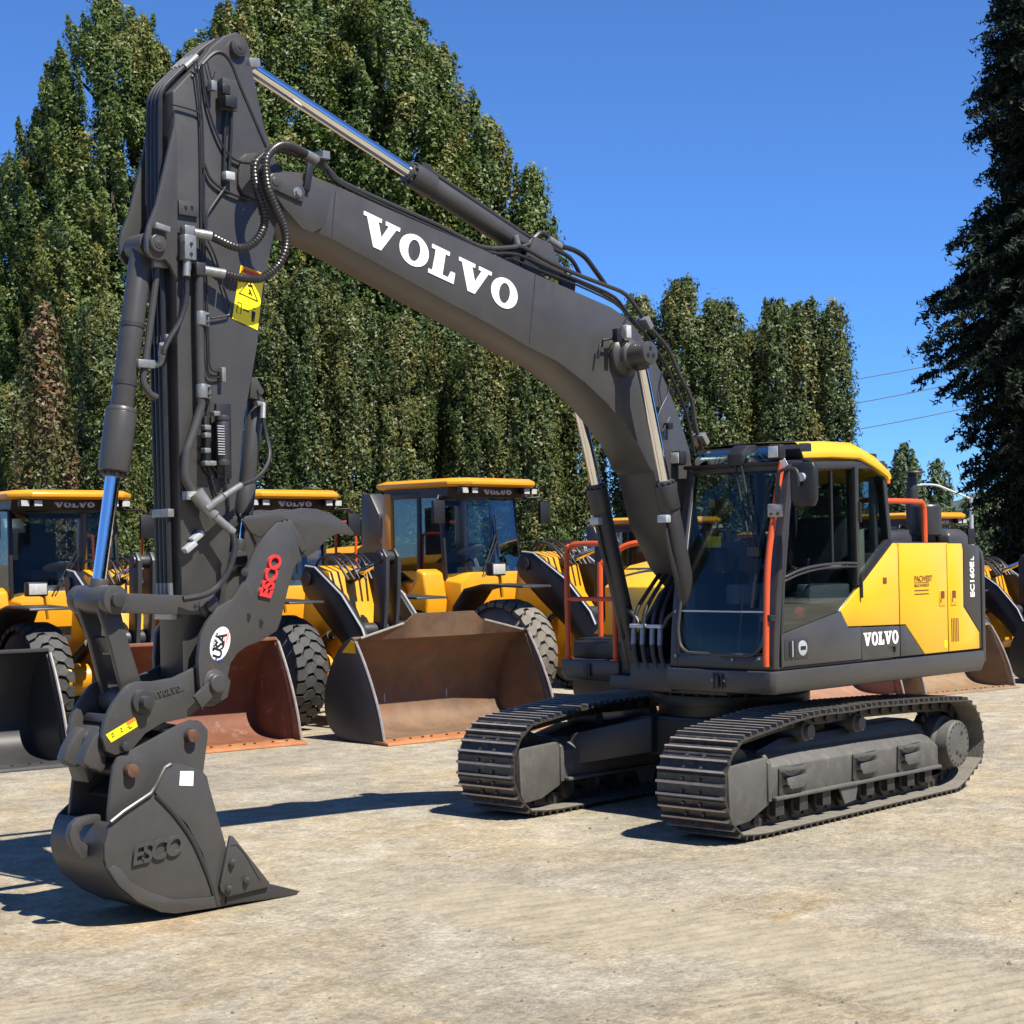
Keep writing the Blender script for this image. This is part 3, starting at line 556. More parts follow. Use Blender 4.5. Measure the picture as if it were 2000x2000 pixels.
m = MB(); m.box((-.56, 1.05, 2.80), (.12, .06, .14)); m.build('rear_lamp', K, roof, bevel=.012); m = MB(); m.box((-.575, 1.19, 2.66), (.05, .05, .09)); m.build('amber_lamp', M['amber'], roof, bevel=.01)
# wipers
m = MB(); a0, a1 = wsp(.76, 2.80, .05), wsp(.81, 2.80, .05)
b = wsp(1.03, 2.09, .03)
m.tube([a0, wsp(.80, 2.6, .035), wsp(.98, 2.10, .03)], .009, 6, smooth=3); m.tube([a1, wsp(.86, 2.6, .035), b], .009, 6, smooth=3)
m.box(b+V3(.005, -.015, -.01), (.03, .11, .07)); m.tube([wsp(1.075, 2.62, .02), wsp(1.04, 2.05, .022), wsp(1.025, 1.66, .022)], .010, 6); m.tube([b, wsp(1.05, 1.95, .022), wsp(1.03, 1.75, .022)], .006, 6)
m.build('windscreen_wiper', K, cab)
# orange pole at the front corner
m = MB(); m.tube([V3(1.165, 1.20, 1.225), V3(1.165, 1.20, 1.30), V3(1.15, 1.20, 1.60), V3(1.115, 1.20, 2.0), V3(1.03, 1.21, 2.4), V3(.955, 1.22, 2.70), V3(.935, 1.215, 2.755)], .024, 12, smooth=4); pole = m.build('orange_corner_pole', M['red'], cab)
m = MB(); m.box((1.13, 1.20, 1.585), (.07, .10, .05)); m.build('clamp', K, pole, bevel=.006)
m = MB(); m.box((1.06, 1.235, 2.385), (.02, .135, .10)); m.build('mirror_bracket', M['bright'], pole, bevel=.012)
for y in (1.205, 1.265): m = MB(); m.cyl((1.07, y, 2.36), (1.08, y, 2.36), .010, n=8); m.build('bolt', M['chain'], pole)
m = MB(); m.box((.965, 1.255, 2.74), (.004, .05, .06), Matrix.Rotation(R(30), 3, 'X')); m.build('paper_tag', M['white'], pole)
# mirror: seen from behind
m = MB(); cx, cy, cz = 1.0, 1.45, 2.575
prof = [(-.075, -.165), (.085, -.165), (.11, -.12), (.115, .12), (.095, .16), (-.085, .165), (-.11, .12), (-.105, -.12)]
m.loft([[V3(cx+.035, cy+y*.75, cz+z*.8) for y, z in prof], [V3(cx+.02, cy+y, cz+z) for y, z in prof], [V3(cx-.03, cy+y, cz+z) for y, z in prof]])
mir = m.build('side_mirror', K, cab, bevel=.008)
m = MB(); m.cyl((cx+.03, cy+.015, cz+.05), (cx+.06, cy+.015, cz+.05), .032, n=16); m.build('mirror_joint', M['galv'], mir)
m = MB(); m.tube([V3(1.03, 1.235, 2.43), V3(1.03, 1.245, 2.62), V3(1.03, 1.27, 2.68), V3(1.04, 1.36, 2.695), V3(1.05, 1.42, 2.68), V3(1.055, 1.445, 2.62), V3(1.055, 1.445, 2.56)], .013, 8, smooth=4); m.tube([V3(1.03, 1.237, 2.46), V3(1.03, 1.242, 2.57)], .022, 8); m.build('mirror_arm', D, mir)
# interior
cy = .76
m = MB(); m.box((.10, cy, 1.62), (.50, .50, .16)); m.loft([[V3(-.12, cy-.25, 1.65), V3(-.12, cy+.25, 1.65), V3(-.28, cy+.25, 1.65), V3(-.28, cy-.25, 1.65)], [V3(-.26, cy-.24, 2.35), V3(-.26, cy+.24, 2.35), V3(-.36, cy+.24, 2.35), V3(-.36, cy-.24, 2.35)]]); m.box((-.32, cy, 2.45), (.09, .26, .16)); m.box((.1, cy, 1.45), (.4, .4, .2)); m.build('operator_seat', M['seat'], cab, bevel=.03)
m = MB()
for s in (-1, 1): m.box((.22, cy+s*.34, 1.74), (.60, .13, .16)); m.box((-.05, cy+s*.31, 1.95), (.35, .07, .05))
m.build('side_console', M['trim'], cab, bevel=.02)
m = MB()
for s in (-1, 1): m.tube([(.44, cy+s*.34, 1.8), (.46, cy+s*.34, 1.95), (.44, cy+s*.34, 2.02)], .022, 8)
m.tube([(.80, cy-.09, 1.24), (.72, cy-.09, 1.72)], .012); m.tube([(.80, cy+.09, 1.24), (.72, cy+.09, 1.72)], .012); m.box((.86, cy, 1.27), (.18, .34, .05)); m.build('control_levers', K, cab, bevel=.004)
m = MB(); m.box((.62, CABR+.13, 2.02), (.06, .14, .20)); m.build('monitor', K, cab, bevel=.01)
m = MB(); m.box((.32, cy, 1.23), (1.48, .90, .012)); m.build('floor_mat', M['tan'], cab)
m = MB(); m.box((-.49, cy, 1.85), (.06, .86, .40)); m.box((-.50, CABL-.13, 2.3), (.05, .06, .75)); m.build('rear_trim', M['trim'], cab, bevel=.01)
m = MB(); m.prism([(-.13, 1.80), (-.13, 2.22), (-.30, 2.25), (-.30, 1.92)], CABL-.10, CABL-.095); m.build('pale_card', M['card'], cab)
m = MB(); m.box((.905, .545, 2.16), (.004, .13, .085)); m.build('yellow_notice', M['sticker'], cab)
m = MB(); m.box((.62, CABR+.06, 2.47), (.004, .06, .05)); m.build('yellow_notice', M['sticker'], cab)
m = MB(); m.box((.55, 1.08, 1.60), (.09, .05, .06), Matrix.Rotation(.6, 3, 'Y')); m.build('red_pouch', M['redprint'], cab, bevel=.01)
# ---------------------------------------------------------------- boom
BH = .19
top = [(545, 333), (600, 338), (655, 361), (760, 408), (870, 455), (979, 503), (1045, 534), (1115, 565), (1193, 599), (1220, 617), (1245, 643), (1271, 687), (1294, 731), (1315, 782), (1335, 839), (1348, 881)]
bot = [(1278, 924), (1268, 912), (1245, 865), (1219, 829), (1185, 787), (1141, 746), (1089, 707), (1025, 675), (960, 636), (860, 583), (760, 528), (647, 467), (610, 452), (575, 425), (553, 404)]
pl = XZ(top, BH)+[(.66, 2.15), (.52, 1.93), (.45, 1.82), (.40, 1.76), (.36, 1.70)]
foot = (.40, 1.80)
pl = XZ(top, BH)+[(.72, 2.35), (.56, 2.0), (.50, 1.86), (.46, 1.74), (.36, 1.68), (.28, 1.74), (.27, 1.84), (.42, 2.02), (.78, 2.32), (1.05, 2.52)][0:0]+[(.60, 2.05), (.53, 1.86), (.46, 1.71), (.36, 1.67), (.30, 1.75)]
pl = XZ(top, BH)+[(.62, 2.22), (.40, 1.97), (.28, 1.88), (.26, 1.76), (.36, 1.67), (.50, 1.70), (.80, 1.95), (1.05, 2.30)]+XZ(bot, BH)
pp = P(537, 355, BH)
pl += [(pp.x+.035, pp.z-.085), (pp.x+.085, pp.z-.03), (pp.x+.085, pp.z+.03), (pp.x+.04, pp.z+.08)]
m = MB()
# the box section: side plates and closing plates, one skin
m.prism(pl, -BH, BH); boom = m.build('boom', G, EX, bevel=.010, seg=2)
m = MB()                                                    # thickened tip cheeks
ck = XZ([(540, 336), (575, 345), (610, 360), (650, 372), (640, 420), (628, 446), (610, 455), (590, 447), (556, 408), (540, 385), (519, 362), (522, 342)], BH+.012)
for s in (1, -1): m.prism(ck, s*(BH-.002), s*(BH+.016))
m.build('tip_cheek', G, boom, bevel=.008)
p1, p2 = P(537, 355, BH+.03), P(580, 376, BH+.03)
m = MB(); m.bar(V3(p1.x+.04, BH+.024, p1.z+.01), V3(p2.x-.06, BH+.024, p2.z-.01), .10, .022, up=(0, 1, 0)); m.build('pin_retainer', G, boom, bevel=.006)
m = MB(); m.lathe((p1.x, -BH-.04, p1.z), (0, 1, 0), [(0, .055), (2*BH+.075, .055), (2*BH+.08, .045)], 24); m.lathe((p1.x, BH+.03, p1.z), (0, 1, 0), [(0, .03), (.014, .03), (.016, .024)], 20); m.build('arm_pivot_pin', G, boom, bevel=.003)
m = MB(); m.lathe((p2.x, BH+.03, p2.z), (0, 1, 0), [(0, .034), (.008, .034), (.008, .02), (.022, .02)], 20); m.build('pin_bolt', M['zinc'], boom)
volvo(M['white'], boom, (4.226, BH+.003, 4.170), (-.974, 0, -.227), (-.227, 0, .974), .207, 1.519)
# weld seams
m = MB()
for a, b in (((1046, 534), (1034, 668)), ((655, 375), (648, 462))): m.bar(P(*a, BH+.001), P(*b, BH+.001), .006, .004, up=(0, 1, 0))
m.build('weld_seam', D, boom)
# pin of the boom cylinders
bp = (1.555, 3.60)
m = MB(); m.lathe(xz(bp, -.47), (0, 1, 0), [(0, .085), (.02, .09), (.16, .09), (.17, .115), (.21, .12), (.235, .16), (.28, .165), (.66, .165), (.705, .16), (.73, .12), (.77, .115), (.78, .09), (.92, .09), (.94, .085)], 36); m.build('cylinder_pin_boss', G, boom, bevel=.003)
m = MB()
for a in (90, 210, 330): m.cyl(V3(bp[0]+.036*math.cos(R(a)), .468, bp[1]+.036*math.sin(R(a))), V3(bp[0]+.036*math.cos(R(a)), .473, bp[1]+.036*math.sin(R(a))), .017, n=10)
m.build('pin_holes', K, boom)
# mirror and lamp bracket on the boom side
m = MB(); c = P(1205, 655, .30)
m.box(c, (.05, .05, .10)); m.tube([P(1175, 678, .22), P(1178, 664, .25), P(1205, 660, .27)], .01, 6); m.tube([P(1172, 672, .24), P(1168, 700, .24)], .012, 6); m.tube([P(1226, 617, .2), P(1212, 640, .25), P(1200, 652, .28)], .006, 6); lb = m.build('lamp_bracket', K, boom, bevel=.006)
m = MB(); m.box(P(1224, 648, .30), (.06, .05, .10)); m.build('boom_lamp', M['lens'], lb, bevel=.008)
# pipes along the boom top
def pipe(name, pts, Y, r, mat_, par, smooth=3, n=8, label=None):
    m = MB(); m.tube([P(x, y, Y if np.isscalar(Y) else Y[i]) for i, (x, y) in enumerate(pts)], r, n, smooth=smooth); return m.build(name, mat_, par)
a1 = [(628, 318), (648, 338), (668, 356), (760, 398), (860, 442), (940, 482), (1000, 483), (1020, 482), (1080, 515), (1140, 541), (1190, 560), (1222, 575), (1248, 608), (1270, 640), (1304, 680), (1326, 730), (1350, 780), (1358, 830), (1372, 880)]
pipe('boom_pipe', a1, .16, .017, M['dgrey'], boom)
a2 = [(640, 330), (662, 358), (760, 406), (860, 451), (950, 492), (1010, 497), (1080, 527), (1150, 556), (1200, 580), (1226, 612), (1262, 655), (1296, 705), (1318, 750), (1338, 800), (1350, 850), (1356, 885)]
pipe('boom_pipe', a2, .17, .012, K, boom)
pipe('boom_pipe', [(665, 357), (800, 421), (945, 487), (1060, 522), (1150, 560), (1204, 590), (1240, 635)], .02, .014, D, boom)
pipe('boom_pipe', [(1000, 505), (1060, 530), (1130, 558), (1200, 592), (1230, 622)], .18, .008, K, boom)
for a in ((1010, 490), (1047, 512), (1118, 548)):
    p = P(*a, .17); m = MB(); m.bar(V3(p.x, .12, p.z+.03), V3(p.x+.02, .12, p.z-.14), .16, .03, up=(0, 1, 0)); m.build('pipe_clamp', K, boom, bevel=.004)
for a in ((1258, 632), (1368, 858)):
    p = P(*a, .16); m = MB(); m.box(p, (.10, .12, .05), Matrix.Rotation(R(-50), 3, 'Y')); m.build('pipe_clamp', M['zinc'], boom, bevel=.004)
pipe('hydraulic_hose', [(1000, 468), (1030, 476), (1050, 458), (1062, 457), (1090, 478), (1120, 488), (1142, 502), (1160, 525), (1182, 556)], .06, .020, M['hose'], boom)
pipe('hydraulic_hose', [(1020, 482), (1052, 474), (1080, 486), (1105, 498), (1120, 512), (1132, 534)], .10, .017, M['hose'], boom)
for a, b in (((1070, 466), (1094, 482)), ((1042, 476), (1052, 488)), ((1005, 460), (1010, 478))): m = MB(); m.cyl(P(*a, .07), P(*b, .07), .028, n=12); m.build('hose_fitting', M['zinc'], boom)
for q in ([(1296, 718), (1288, 760), (1292, 790), (1282, 815), (1292, 845), (1304, 820)], [(1310, 740), (1304, 770), (1290, 800), (1280, 830), (1286, 850)], [(1296, 860), (1300, 835), (1308, 815)]): pipe('wire', q, BH+.02, .005, M['hose'], boom)
m = MB(); m.box(P(1306, 832, BH+.03), (.06, .05, .05)); m.cyl(P(1286, 796, BH), P(1286, 796, BH+.04), .016, n=10); m.build('wire_connector', K, boom, bevel=.006)
# ---------------------------------------------------------------- boom cylinders
def cylinder(name, a, b, gl, r, rr, par, matb=G, label=None, eye=.07, eyew=.1):
    a = Vector(a); b = Vector(b); g = a+(b-a)*gl; d = (b-a).normalized(); m = MB()   # a: barrel end, b: rod end
    m.cyl(a, g-d*.14, r, n=28); m.cyl(g-d*.20, g, r*1.14, n=28); m.cyl(g, g+d*.03, r*.9, n=28)
    m.cyl(a-V3(0, eyew/2, 0), a+V3(0, eyew/2, 0), eye, n=24)
    for k in range(10):
        x = d.cross(V3(0, 1, 0)).normalized(); y = V3(0, 1, 0); t = 2*math.pi*k/10; c = g+(x*math.cos(t)+y*math.sin(t))*r*.98; m.cyl(c, c+d*.022, .011, n=6)
    o = m.build(name, matb, par, bevel=.004, label=label)
    m = MB(); m.cyl(g-d*.05, b-d*.05, rr, n=24); m.build('rod', M['chrome'], o)
    m = MB(); m.cyl(b-V3(0, eyew/2, 0), b+V3(0, eyew/2, 0), eye, n=24); m.cyl(b-d*.12, b-d*.03, rr*1.25, n=20); m.build('rod_end', matb, o, bevel=.004)
    return o, g, d
for s in (1, -1):
    o, g, d = cylinder('boom_cylinder', (.83, s*.335, 1.16), (bp[0], s*.36, bp[1]), .595, .075, .045, EX, D)
    m = MB(); c = g-d*.30+V3(.10, 0, .02); m.box(c, (.06, .09, .06)); m.build('pipe_block', M['galv'], o, bevel=.006)
    m = MB(); m.tube([c, c-d*.25+V3(.01, 0, 0), c-d*.6-V3(.03, 0, 0), c-d*1.0-V3(.01, 0, 0), V3(1.0, s*.30, 1.62), V3(1.02, s*.18, 1.58), V3(1.02, s*.12, 1.50)], .017, 8, smooth=4); m.build('pipe', D, o)
for i, y in enumerate((-.17, -.08, .02, .10)):
    m = MB(); m.cyl((1.04, y, 1.48), (1.06, y+.01, 1.35), .022, n=10); hf = m.build('hose_fitting', M['zinc'], fl)
    m = MB(); m.tube([(1.06, y+.01, 1.36), (1.05, y+.03, 1.22), (1.0, y+.08, 1.10), (.9, y+.06, 1.06), (.8, y, 1.10)], .021, 8, smooth=4); m.tube([(1.04, y, 1.48), (1.0, y, 1.62), (.90, y*.9, 1.75), (.7, y*.8, 1.95)], .018, 8, smooth=4); m.build('hydraulic_hose', M['hose'], fl)
for y in (-.12, .06): m = MB(); m.box((1.05, y, 1.50), (.05, .14, .03)); m.build('hose_clamp', M['galv'], fl, bevel=.004)
m = MB(); m.lathe((.80, -.22, 1.02), (0, 0, 1), [(0, .11), (.05, .12), (.18, .12), (.22, .08), (.30, .06)], 20); m.box((.88, -.2, 1.16), (.08, .12, .10)); m.build('swing_valve', K, fl, bevel=.008)
# ---------------------------------------------------------------- arm cylinder
ac_a, ac_b = P(1035, 500, 0), P(463, 93, .0)
o, g, d = cylinder('arm_cylinder', V3(ac_a.x, 0, ac_a.z+.03), V3(5.14, 0, 5.27), .435, .078, .047, EX, G, eye=.085, eyew=.16)
m = MB(); n_ = Vector((-d.z, 0, d.x)); n_ = n_ if n_.z > 0 else -n_
m.tube([g-d*.12+n_*.10, g-d*.2+n_*.105, g-d*.9+n_*.10, g-d*1.35+n_*.10, g-d*1.46+n_*.07], .018, 8); m.box(g-d*.10+n_*.095, (.09, .07, .05)); m.build('pipe', D, o)
m = MB(); c = P(478, 122, .06); m.box(P(481, 126, .05), (.12, .14, .06), Matrix.Rotation(R(8), 3, 'Y')); m.build('rod_end_block', M['zinc'], o, bevel=.006)
for s in (1, -1): m = MB(); m.prism([(ac_a.x-.10, ac_a.z+.09), (ac_a.x+.07, ac_a.z+.12), (ac_a.x+.20, ac_a.z-.10), (ac_a.x-.30, ac_a.z-.20)], s*.11-.015, s*.11+.015); m.build('cylinder_bracket', G, boom, bevel=.006)
# ---------------------------------------------------------------- arm
AH = .12
ao = [(338, 178), (373, 141), (395, 115), (413, 90), (439, 69), (462, 62), (479, 71), (488, 93), (491, 118), (497, 154), (516, 245), (530, 290), (556, 345), (556, 410), (540, 440), (527, 500), (516, 575), (501, 689), (478, 818), (468, 925), (458, 1000), (446, 1100), (440, 1200), (444, 1290), (450, 1330), (440, 1358), (418, 1366), (398, 1352), (378, 1330), (358, 1327)]
m = MB(); m.prism(XZ(ao, AH), -AH, AH); arm = m.build('arm', G, EX, bevel=.010)
ap = XZ(ao, AH)
# side doubler following the arch near the head
arch = XZ([(374, 150), (396, 124), (414, 106), (428, 101), (441, 108), (454, 128), (470, 170), (500, 240), (524, 296)], AH)
m = MB(); m.tube([V3(x, AH+.001, z) for x, z in arch], .010, 6, smooth=3); m.build('weld_bead', D, arm)
pt_ = XZ([(480, 300), (470, 315), (466, 340), (466, 360), (476, 380), (500, 388), (516, 380), (516, 305), (500, 298)], AH+.02); m = MB(); m.prism(pt_, AH-.01, AH+.022); m.build('pivot_boss', G, arm, bevel=.006)
ep = P(463, 93, AH); m = MB(); m.lathe((ep.x, -AH-.03, ep.z), (0, 1, 0), [(0, .06), (2*AH+.06, .06)], 28); m.lathe((ep.x, AH+.03, ep.z), (0, 1, 0), [(0, .045), (.004, .045), (.004, .018), (.008, .018)], 20); m.build('cylinder_pin', G, arm, bevel=.004)
# front lugs carrying the bucket cylinder
lug = XZ([(337, 215), (334, 250), (316, 330), (300, 400), (284, 440), (279, 462), (280, 490), (290, 506), (305, 510), (318, 508), (328, 520), (335, 536), (342, 548), (342, 300)], AH)
m = MB()
for s in (1, -1): m.prism(lug, s*(AH+.002), s*(AH+.030))
lg = m.build('cylinder_lug', G, arm, bevel=.008)
cp = P(308, 475, AH+.04); CPIN = (cp.x, cp.z)
m = MB(); m.lathe((cp.x, -AH-.05, cp.z), (0, 1, 0), [(0, .056), (2*AH+.10, .056), (2*AH+.105, .05)], 28); m.lathe((cp.x, AH+.055, cp.z), (0, 1, 0), [(0, .032), (.004, .032), (.004, .014), (.007, .014)], 20); m.build('cylinder_pin', G, arm, bevel=.003)
m = MB(); m.bar(P(302, 440, AH+.06), P(330, 449, AH+.06), .035, .035); m.build('pin_keeper', M['zinc'], arm, bevel=.005)
# hoses running down the front of the arm
for i, y in enumerate((-.07, -.03, .01, .05)):
    q = [(5.25, 5.31), (5.37, 5.215), (5.47, 5.11), (5.57, 5.01), (5.645, 4.92), (5.66, 4.80), (5.665, 4.2), (5.655, 3.7), (5.645, 3.0), (5.63, 2.2), (5.625, 1.95)]
    m = MB(); m.tube([V3(x+.02, y, z) for x, z in q], .016, 8, smooth=3); m.build('hydraulic_hose', M['hose'], arm)
    m = MB(); m.cyl((5.41, y, 5.185), (5.50, y, 5.10), .022, n=10); m.cyl((5.645, y, 1.95), (5.64, y, 1.80), .017, n=10); m.build('hose_fitting', M['zinc'], arm)
m = MB(); m.box((5.635, -.01, 1.765), (.05, .17, .07)); m.build('hose_bracket', M['galv'], arm, bevel=.004)
for z in (3.42, 2.37): m = MB(); m.box((5.655, .0, z), (.045, .17, .05)); m.build('hose_clamp', M['zinc'], arm, bevel=.004)
def apipe(pts, r, mat_=M['hose'], name='wire', Y=None, smooth=4, n=8):
    Y = AH+.02 if Y is None else Y; return pipe(name, pts, Y, r, mat_, arm, smooth, n)
# side lines
apipe([(384, 118), (390, 160), (393, 210), (396, 240), (398, 330), (400, 460), (401, 520), (404, 560), (408, 680), (412, 720), (432, 727)], .006)
apipe([(378, 120), (386, 180), (391, 235), (393, 330), (394, 470), (396, 560), (398, 640), (400, 700), (408, 735), (432, 737)], .006)
apipe([(394, 125), (404, 200), (424, 262), (445, 300), (470, 316), (500, 318)], .008)
apipe([(399, 320), (412, 350), (440, 372), (470, 385), (490, 390)], .009); apipe([(440, 350), (440, 365), (420, 395), (405, 420), (402, 450)], .009, M['hose'])
apipe([(444, 210), (440, 250), (438, 330), (437, 355)], .010); apipe([(452, 210), (452, 260), (448, 330), (447, 350)], .010)
apipe([(420, 140), (414, 155), (404, 118)], .004); apipe([(335, 204), (360, 210), (388, 220), (392, 235)], .006)
apipe([(406, 470), (420, 500), (436, 560), (446, 590), (448, 612), (440, 617), (412, 622)], .006)
m = MB(); c = P(445, 186, AH+.03); m.box(c, (.11, .05, .19)); m.build('valve_plate', G, arm, bevel=.004)
m = MB(); m.box(P(447, 200, AH+.07), (.09, .06, .07)); m.box(P(440, 175, AH+.06), (.06, .03, .06)); m.build('valve', K, arm, bevel=.006)
m = MB(); m.box(P(446, 344, AH+.03), (.07, .05, .05)); m.build('hose_clamp', M['galv'], arm, bevel=.005)
m = MB(); m.box(P(414, 168, AH+.04), (.04, .05, .06)); m.build('bracket', M['zinc'], arm, bevel=.004)
m = MB(); m.box(P(367, 408, AH+.012), (.145, .02, .085)); npl = m.build('name_plate', G, arm, bevel=.003)
m = MB()
for dx in (362, 374): m.cyl(P(dx, 406, AH+.02), P(dx, 406, AH+.025), .013, n=10)
m.build('plate_holes', K, npl)
# big auxiliary pipe with its elbow and fittings
apipe([(389, 532), (388, 600), (390, 690), (392, 775), (391, 800), (372, 860), (364, 885), (362, 930), (372, 955), (384, 975), (395, 985)], .027, G, 'auxiliary_pipe', Y=AH+.045, n=12)
for a in ((391, 622), (394, 764)):
    c = P(*a, AH+.045); m = MB(); m.cyl(c-V3(0, 0, .042), c+V3(0, 0, .042), .036, n=16); m.box(c+V3(-.048, -.012, 0), (.045, .02, .084)); pc = m.build('pipe_clamp', M['zinc'], arm, bevel=.003)
    m = MB(); [m.cyl(c+V3(-.052, -.004, dz), c+V3(-.052, .012, dz), .010, n=6) for dz in (-.022, .022)]; m.build('clamp_bolt', M['chain'], pc)
m = MB(); m.box(P(388, 526, AH+.05), (.07, .06, .08)); m.build('elbow_block', D, arm, bevel=.008)
m = MB(); m.box(P(366, 484, AH+.05), (.085, .07, .15)); m.box(P(366, 451, AH+.05), (.075, .06, .06)); vb = m.build('hose_manifold', M['zinc'], arm, bevel=.006)
m = MB(); [m.cyl(P(x, y, AH+.08), P(x, y, AH+.093), .011, n=6) for x, y in ((374, 476), (374, 496), (358, 474))]; m.build('manifold_bolt', M['chain'], vb)
m = MB(); m.cyl(P(378, 455, AH+.06), P(412, 461, AH+.09), .030, n=14); m.cyl(P(398, 528, AH+.06), P(438, 535, AH+.09), .030, n=14); m.cyl(P(365, 503, AH+.05), P(364, 540, AH+.06), .024, n=12); m.build('hose_fitting', M['zinc'], arm)
ha = [(597, 300), (578, 290), (560, 284), (542, 286), (524, 302), (519, 323), (523, 366), (537, 403), (553, 439), (559, 470), (555, 496), (540, 522), (511, 543), (478, 544), (438, 535)]
hb = [(600, 306), (570, 296), (537, 291), (506, 310), (497, 328), (501, 366), (514, 405), (516, 439), (503, 467), (478, 484), (452, 480), (412, 461)]
m = MB(); m.tube([P(x, y, (.18, .22, .26, .30, .34, .36, .37, .36, .35, .34, .33, .30, .27, .24, .21)[i]) for i, (x, y) in enumerate(ha)], .029, 10, smooth=8, rings=.011); m.build('corrugated_hose', M['corr'], arm)
m = MB(); m.tube([P(x, y, (.14, .18, .22, .26, .28, .29, .29, .28, .27, .25, .23, .21)[i]) for i, (x, y) in enumerate(hb)], .028, 10, smooth=8, rings=.011); m.build('corrugated_hose', M['corr'], arm)
m = MB(); m.cyl(P(596, 300, .18), P(618, 312, .16), .030, n=12); m.cyl(P(598, 306, .12), P(616, 318, .10), .028, n=12); m.box(P(622, 306, .14), (.06, .16, .05)); m.build('hose_fitting', M['zinc'], boom)
pipe('hydraulic_hose', [(618, 312), (632, 322), (645, 340), (655, 352), (668, 358)], .15, .024, M['hose'], boom)
m = MB(); m.bar(P(598, 372, BH+.03), P(606, 320, BH+.03), .05, .02, up=(0, 1, 0)); m.build('hose_bracket', K, boom, bevel=.003)
# lower lines, valve block and accumulator
apipe([(364, 542), (364, 580), (352, 625), (332, 660), (322, 680), (319, 692)], .017, M['hose'], 'hydraulic_hose', Y=AH+.05, n=10)
m = MB(); m.cyl(P(319, 672, AH+.02), P(317, 695, 0.10), .024, n=12); m.tube([P(317, 695, .1), P(313, 708, .09), P(303, 713, .07), P(298, 711, .06)], .020, 10, smooth=3); m.build('hose_fitting', M['zinc'], arm)
apipe([(432, 727), (436, 726)], .014, M['zinc'], 'fitting'); m = MB(); m.box(P(434, 732, AH+.03), (.03, .04, .09)); m.build('bracket', M['zinc'], arm, bevel=.004)
acc = P(432, 862, AH+.06)
m = MB(); m.box(P(436, 862, AH+.012), (.11, .02, .46)); m.box(P(404, 862, AH+.02), (.05, .03, .30)); bpz = m.build('valve_backplate', K, arm, bevel=.003)
m = MB(); m.cyl(P(434, 822, AH+.06), P(435, 898, AH+.06), .042, n=16); m.cyl(P(434, 812, AH+.06), P(434, 822, AH+.06), .046, n=16); m.cyl(P(435, 898, AH+.06), P(435, 910, AH+.06), .046, n=16); m.build('accumulator', D, arm, bevel=.003)
m = MB()
for i in range(12): a = P(431+i*.15, 832+i*5, AH+.101); m.box(a, (.05, .006, .006))
m.build('coil_ribs', M['galv'], arm)
m = MB()
for x, y in ((402, 835), (402, 850), (402, 880), (402, 905), (413, 905), (420, 808)): m.box(P(x, y, AH+.06), (.045, .05, .03))
m.build('valve_fittings', M['zinc'], arm, bevel=.006)
for q in ([(398, 770), (408, 785), (404, 812), (402, 835)], [(402, 850), (398, 900), (402, 920), (420, 935)], [(410, 850), (412, 900), (424, 922), (436, 930)], [(437, 912), (440, 940), (446, 980), (444, 1010)], [(405, 905), (420, 960), (424, 970)]): apipe(q, .009)
# swivel fitting cluster
m = MB(); m.cyl(P(382, 962, AH+.07), P(418, 1008, AH+.11), .05, .038, n=16); m.cyl(P(410, 1000, AH+.10), P(456, 1040, AH+.14), .026, n=12); m.cyl(P(404, 994, AH+.12), P(436, 970, AH+.16), .024, n=12); m.cyl(P(436, 970, AH+.16), P(470, 948, AH+.12), .020, n=12); m.box(P(374, 968, AH+.05), (.10, .05, .05)); m.build('swivel_fitting', M['zinc'], arm)
apipe([(470, 948), (500, 935), (520, 912), (527, 885), (520, 850), (513, 815)], .014, M['hose'], 'hydraulic_hose', Y=[.24, .22, .2, .16, .12, .1], n=10)
m = MB(); m.cyl(P(513, 818, .10), P(514, 788, .08), .020, n=10); m.cyl(P(514, 790, .08), P(500, 788, .08), .018, n=10); m.build('hose_fitting', M['zinc'], arm)
apipe([(454, 1038), (458, 1075), (444, 1120), (420, 1150), (395, 1163), (358, 1170)], .020, M['hose'], 'hydraulic_hose', Y=[.26, .28, .28, .27, .27, .24], n=10)
for a in ((384, 1048), (370, 1068)): m = MB(); m.box(P(*a, AH+.03), (.09, .05, .035), Matrix.Rotation(R(35), 3, 'Y')); m.build('bracket', M['galv'], arm, bevel=.004)
m = MB(); m.prism([(x, z) for x, z in XZ([(498, 735), (510, 740), (519, 758), (518, 772), (508, 780), (494, 776)], .10)], .04, .07); m.prism([(x, z) for x, z in XZ([(498, 735), (510, 740), (519, 758), (518, 772), (508, 780), (494, 776)], .10)], -.07, -.04); tl = m.build('thumb_cylinder_lug', G, arm, bevel=.006)
m = MB(); c = P(509, 764, .08); m.cyl((c.x, -.09, c.z), (c.x, .085, c.z), .022, n=14); m.build('thumb_pin', G, arm)
t0, t1 = P(503, 790, 0.02), P(468, 1090, .02); o, g_, d_ = cylinder('thumb_cylinder', (t0.x, 0, t0.z), (t1.x, 0, t1.z), .72, .055, .032, EX, G, eye=.05, eyew=.08)
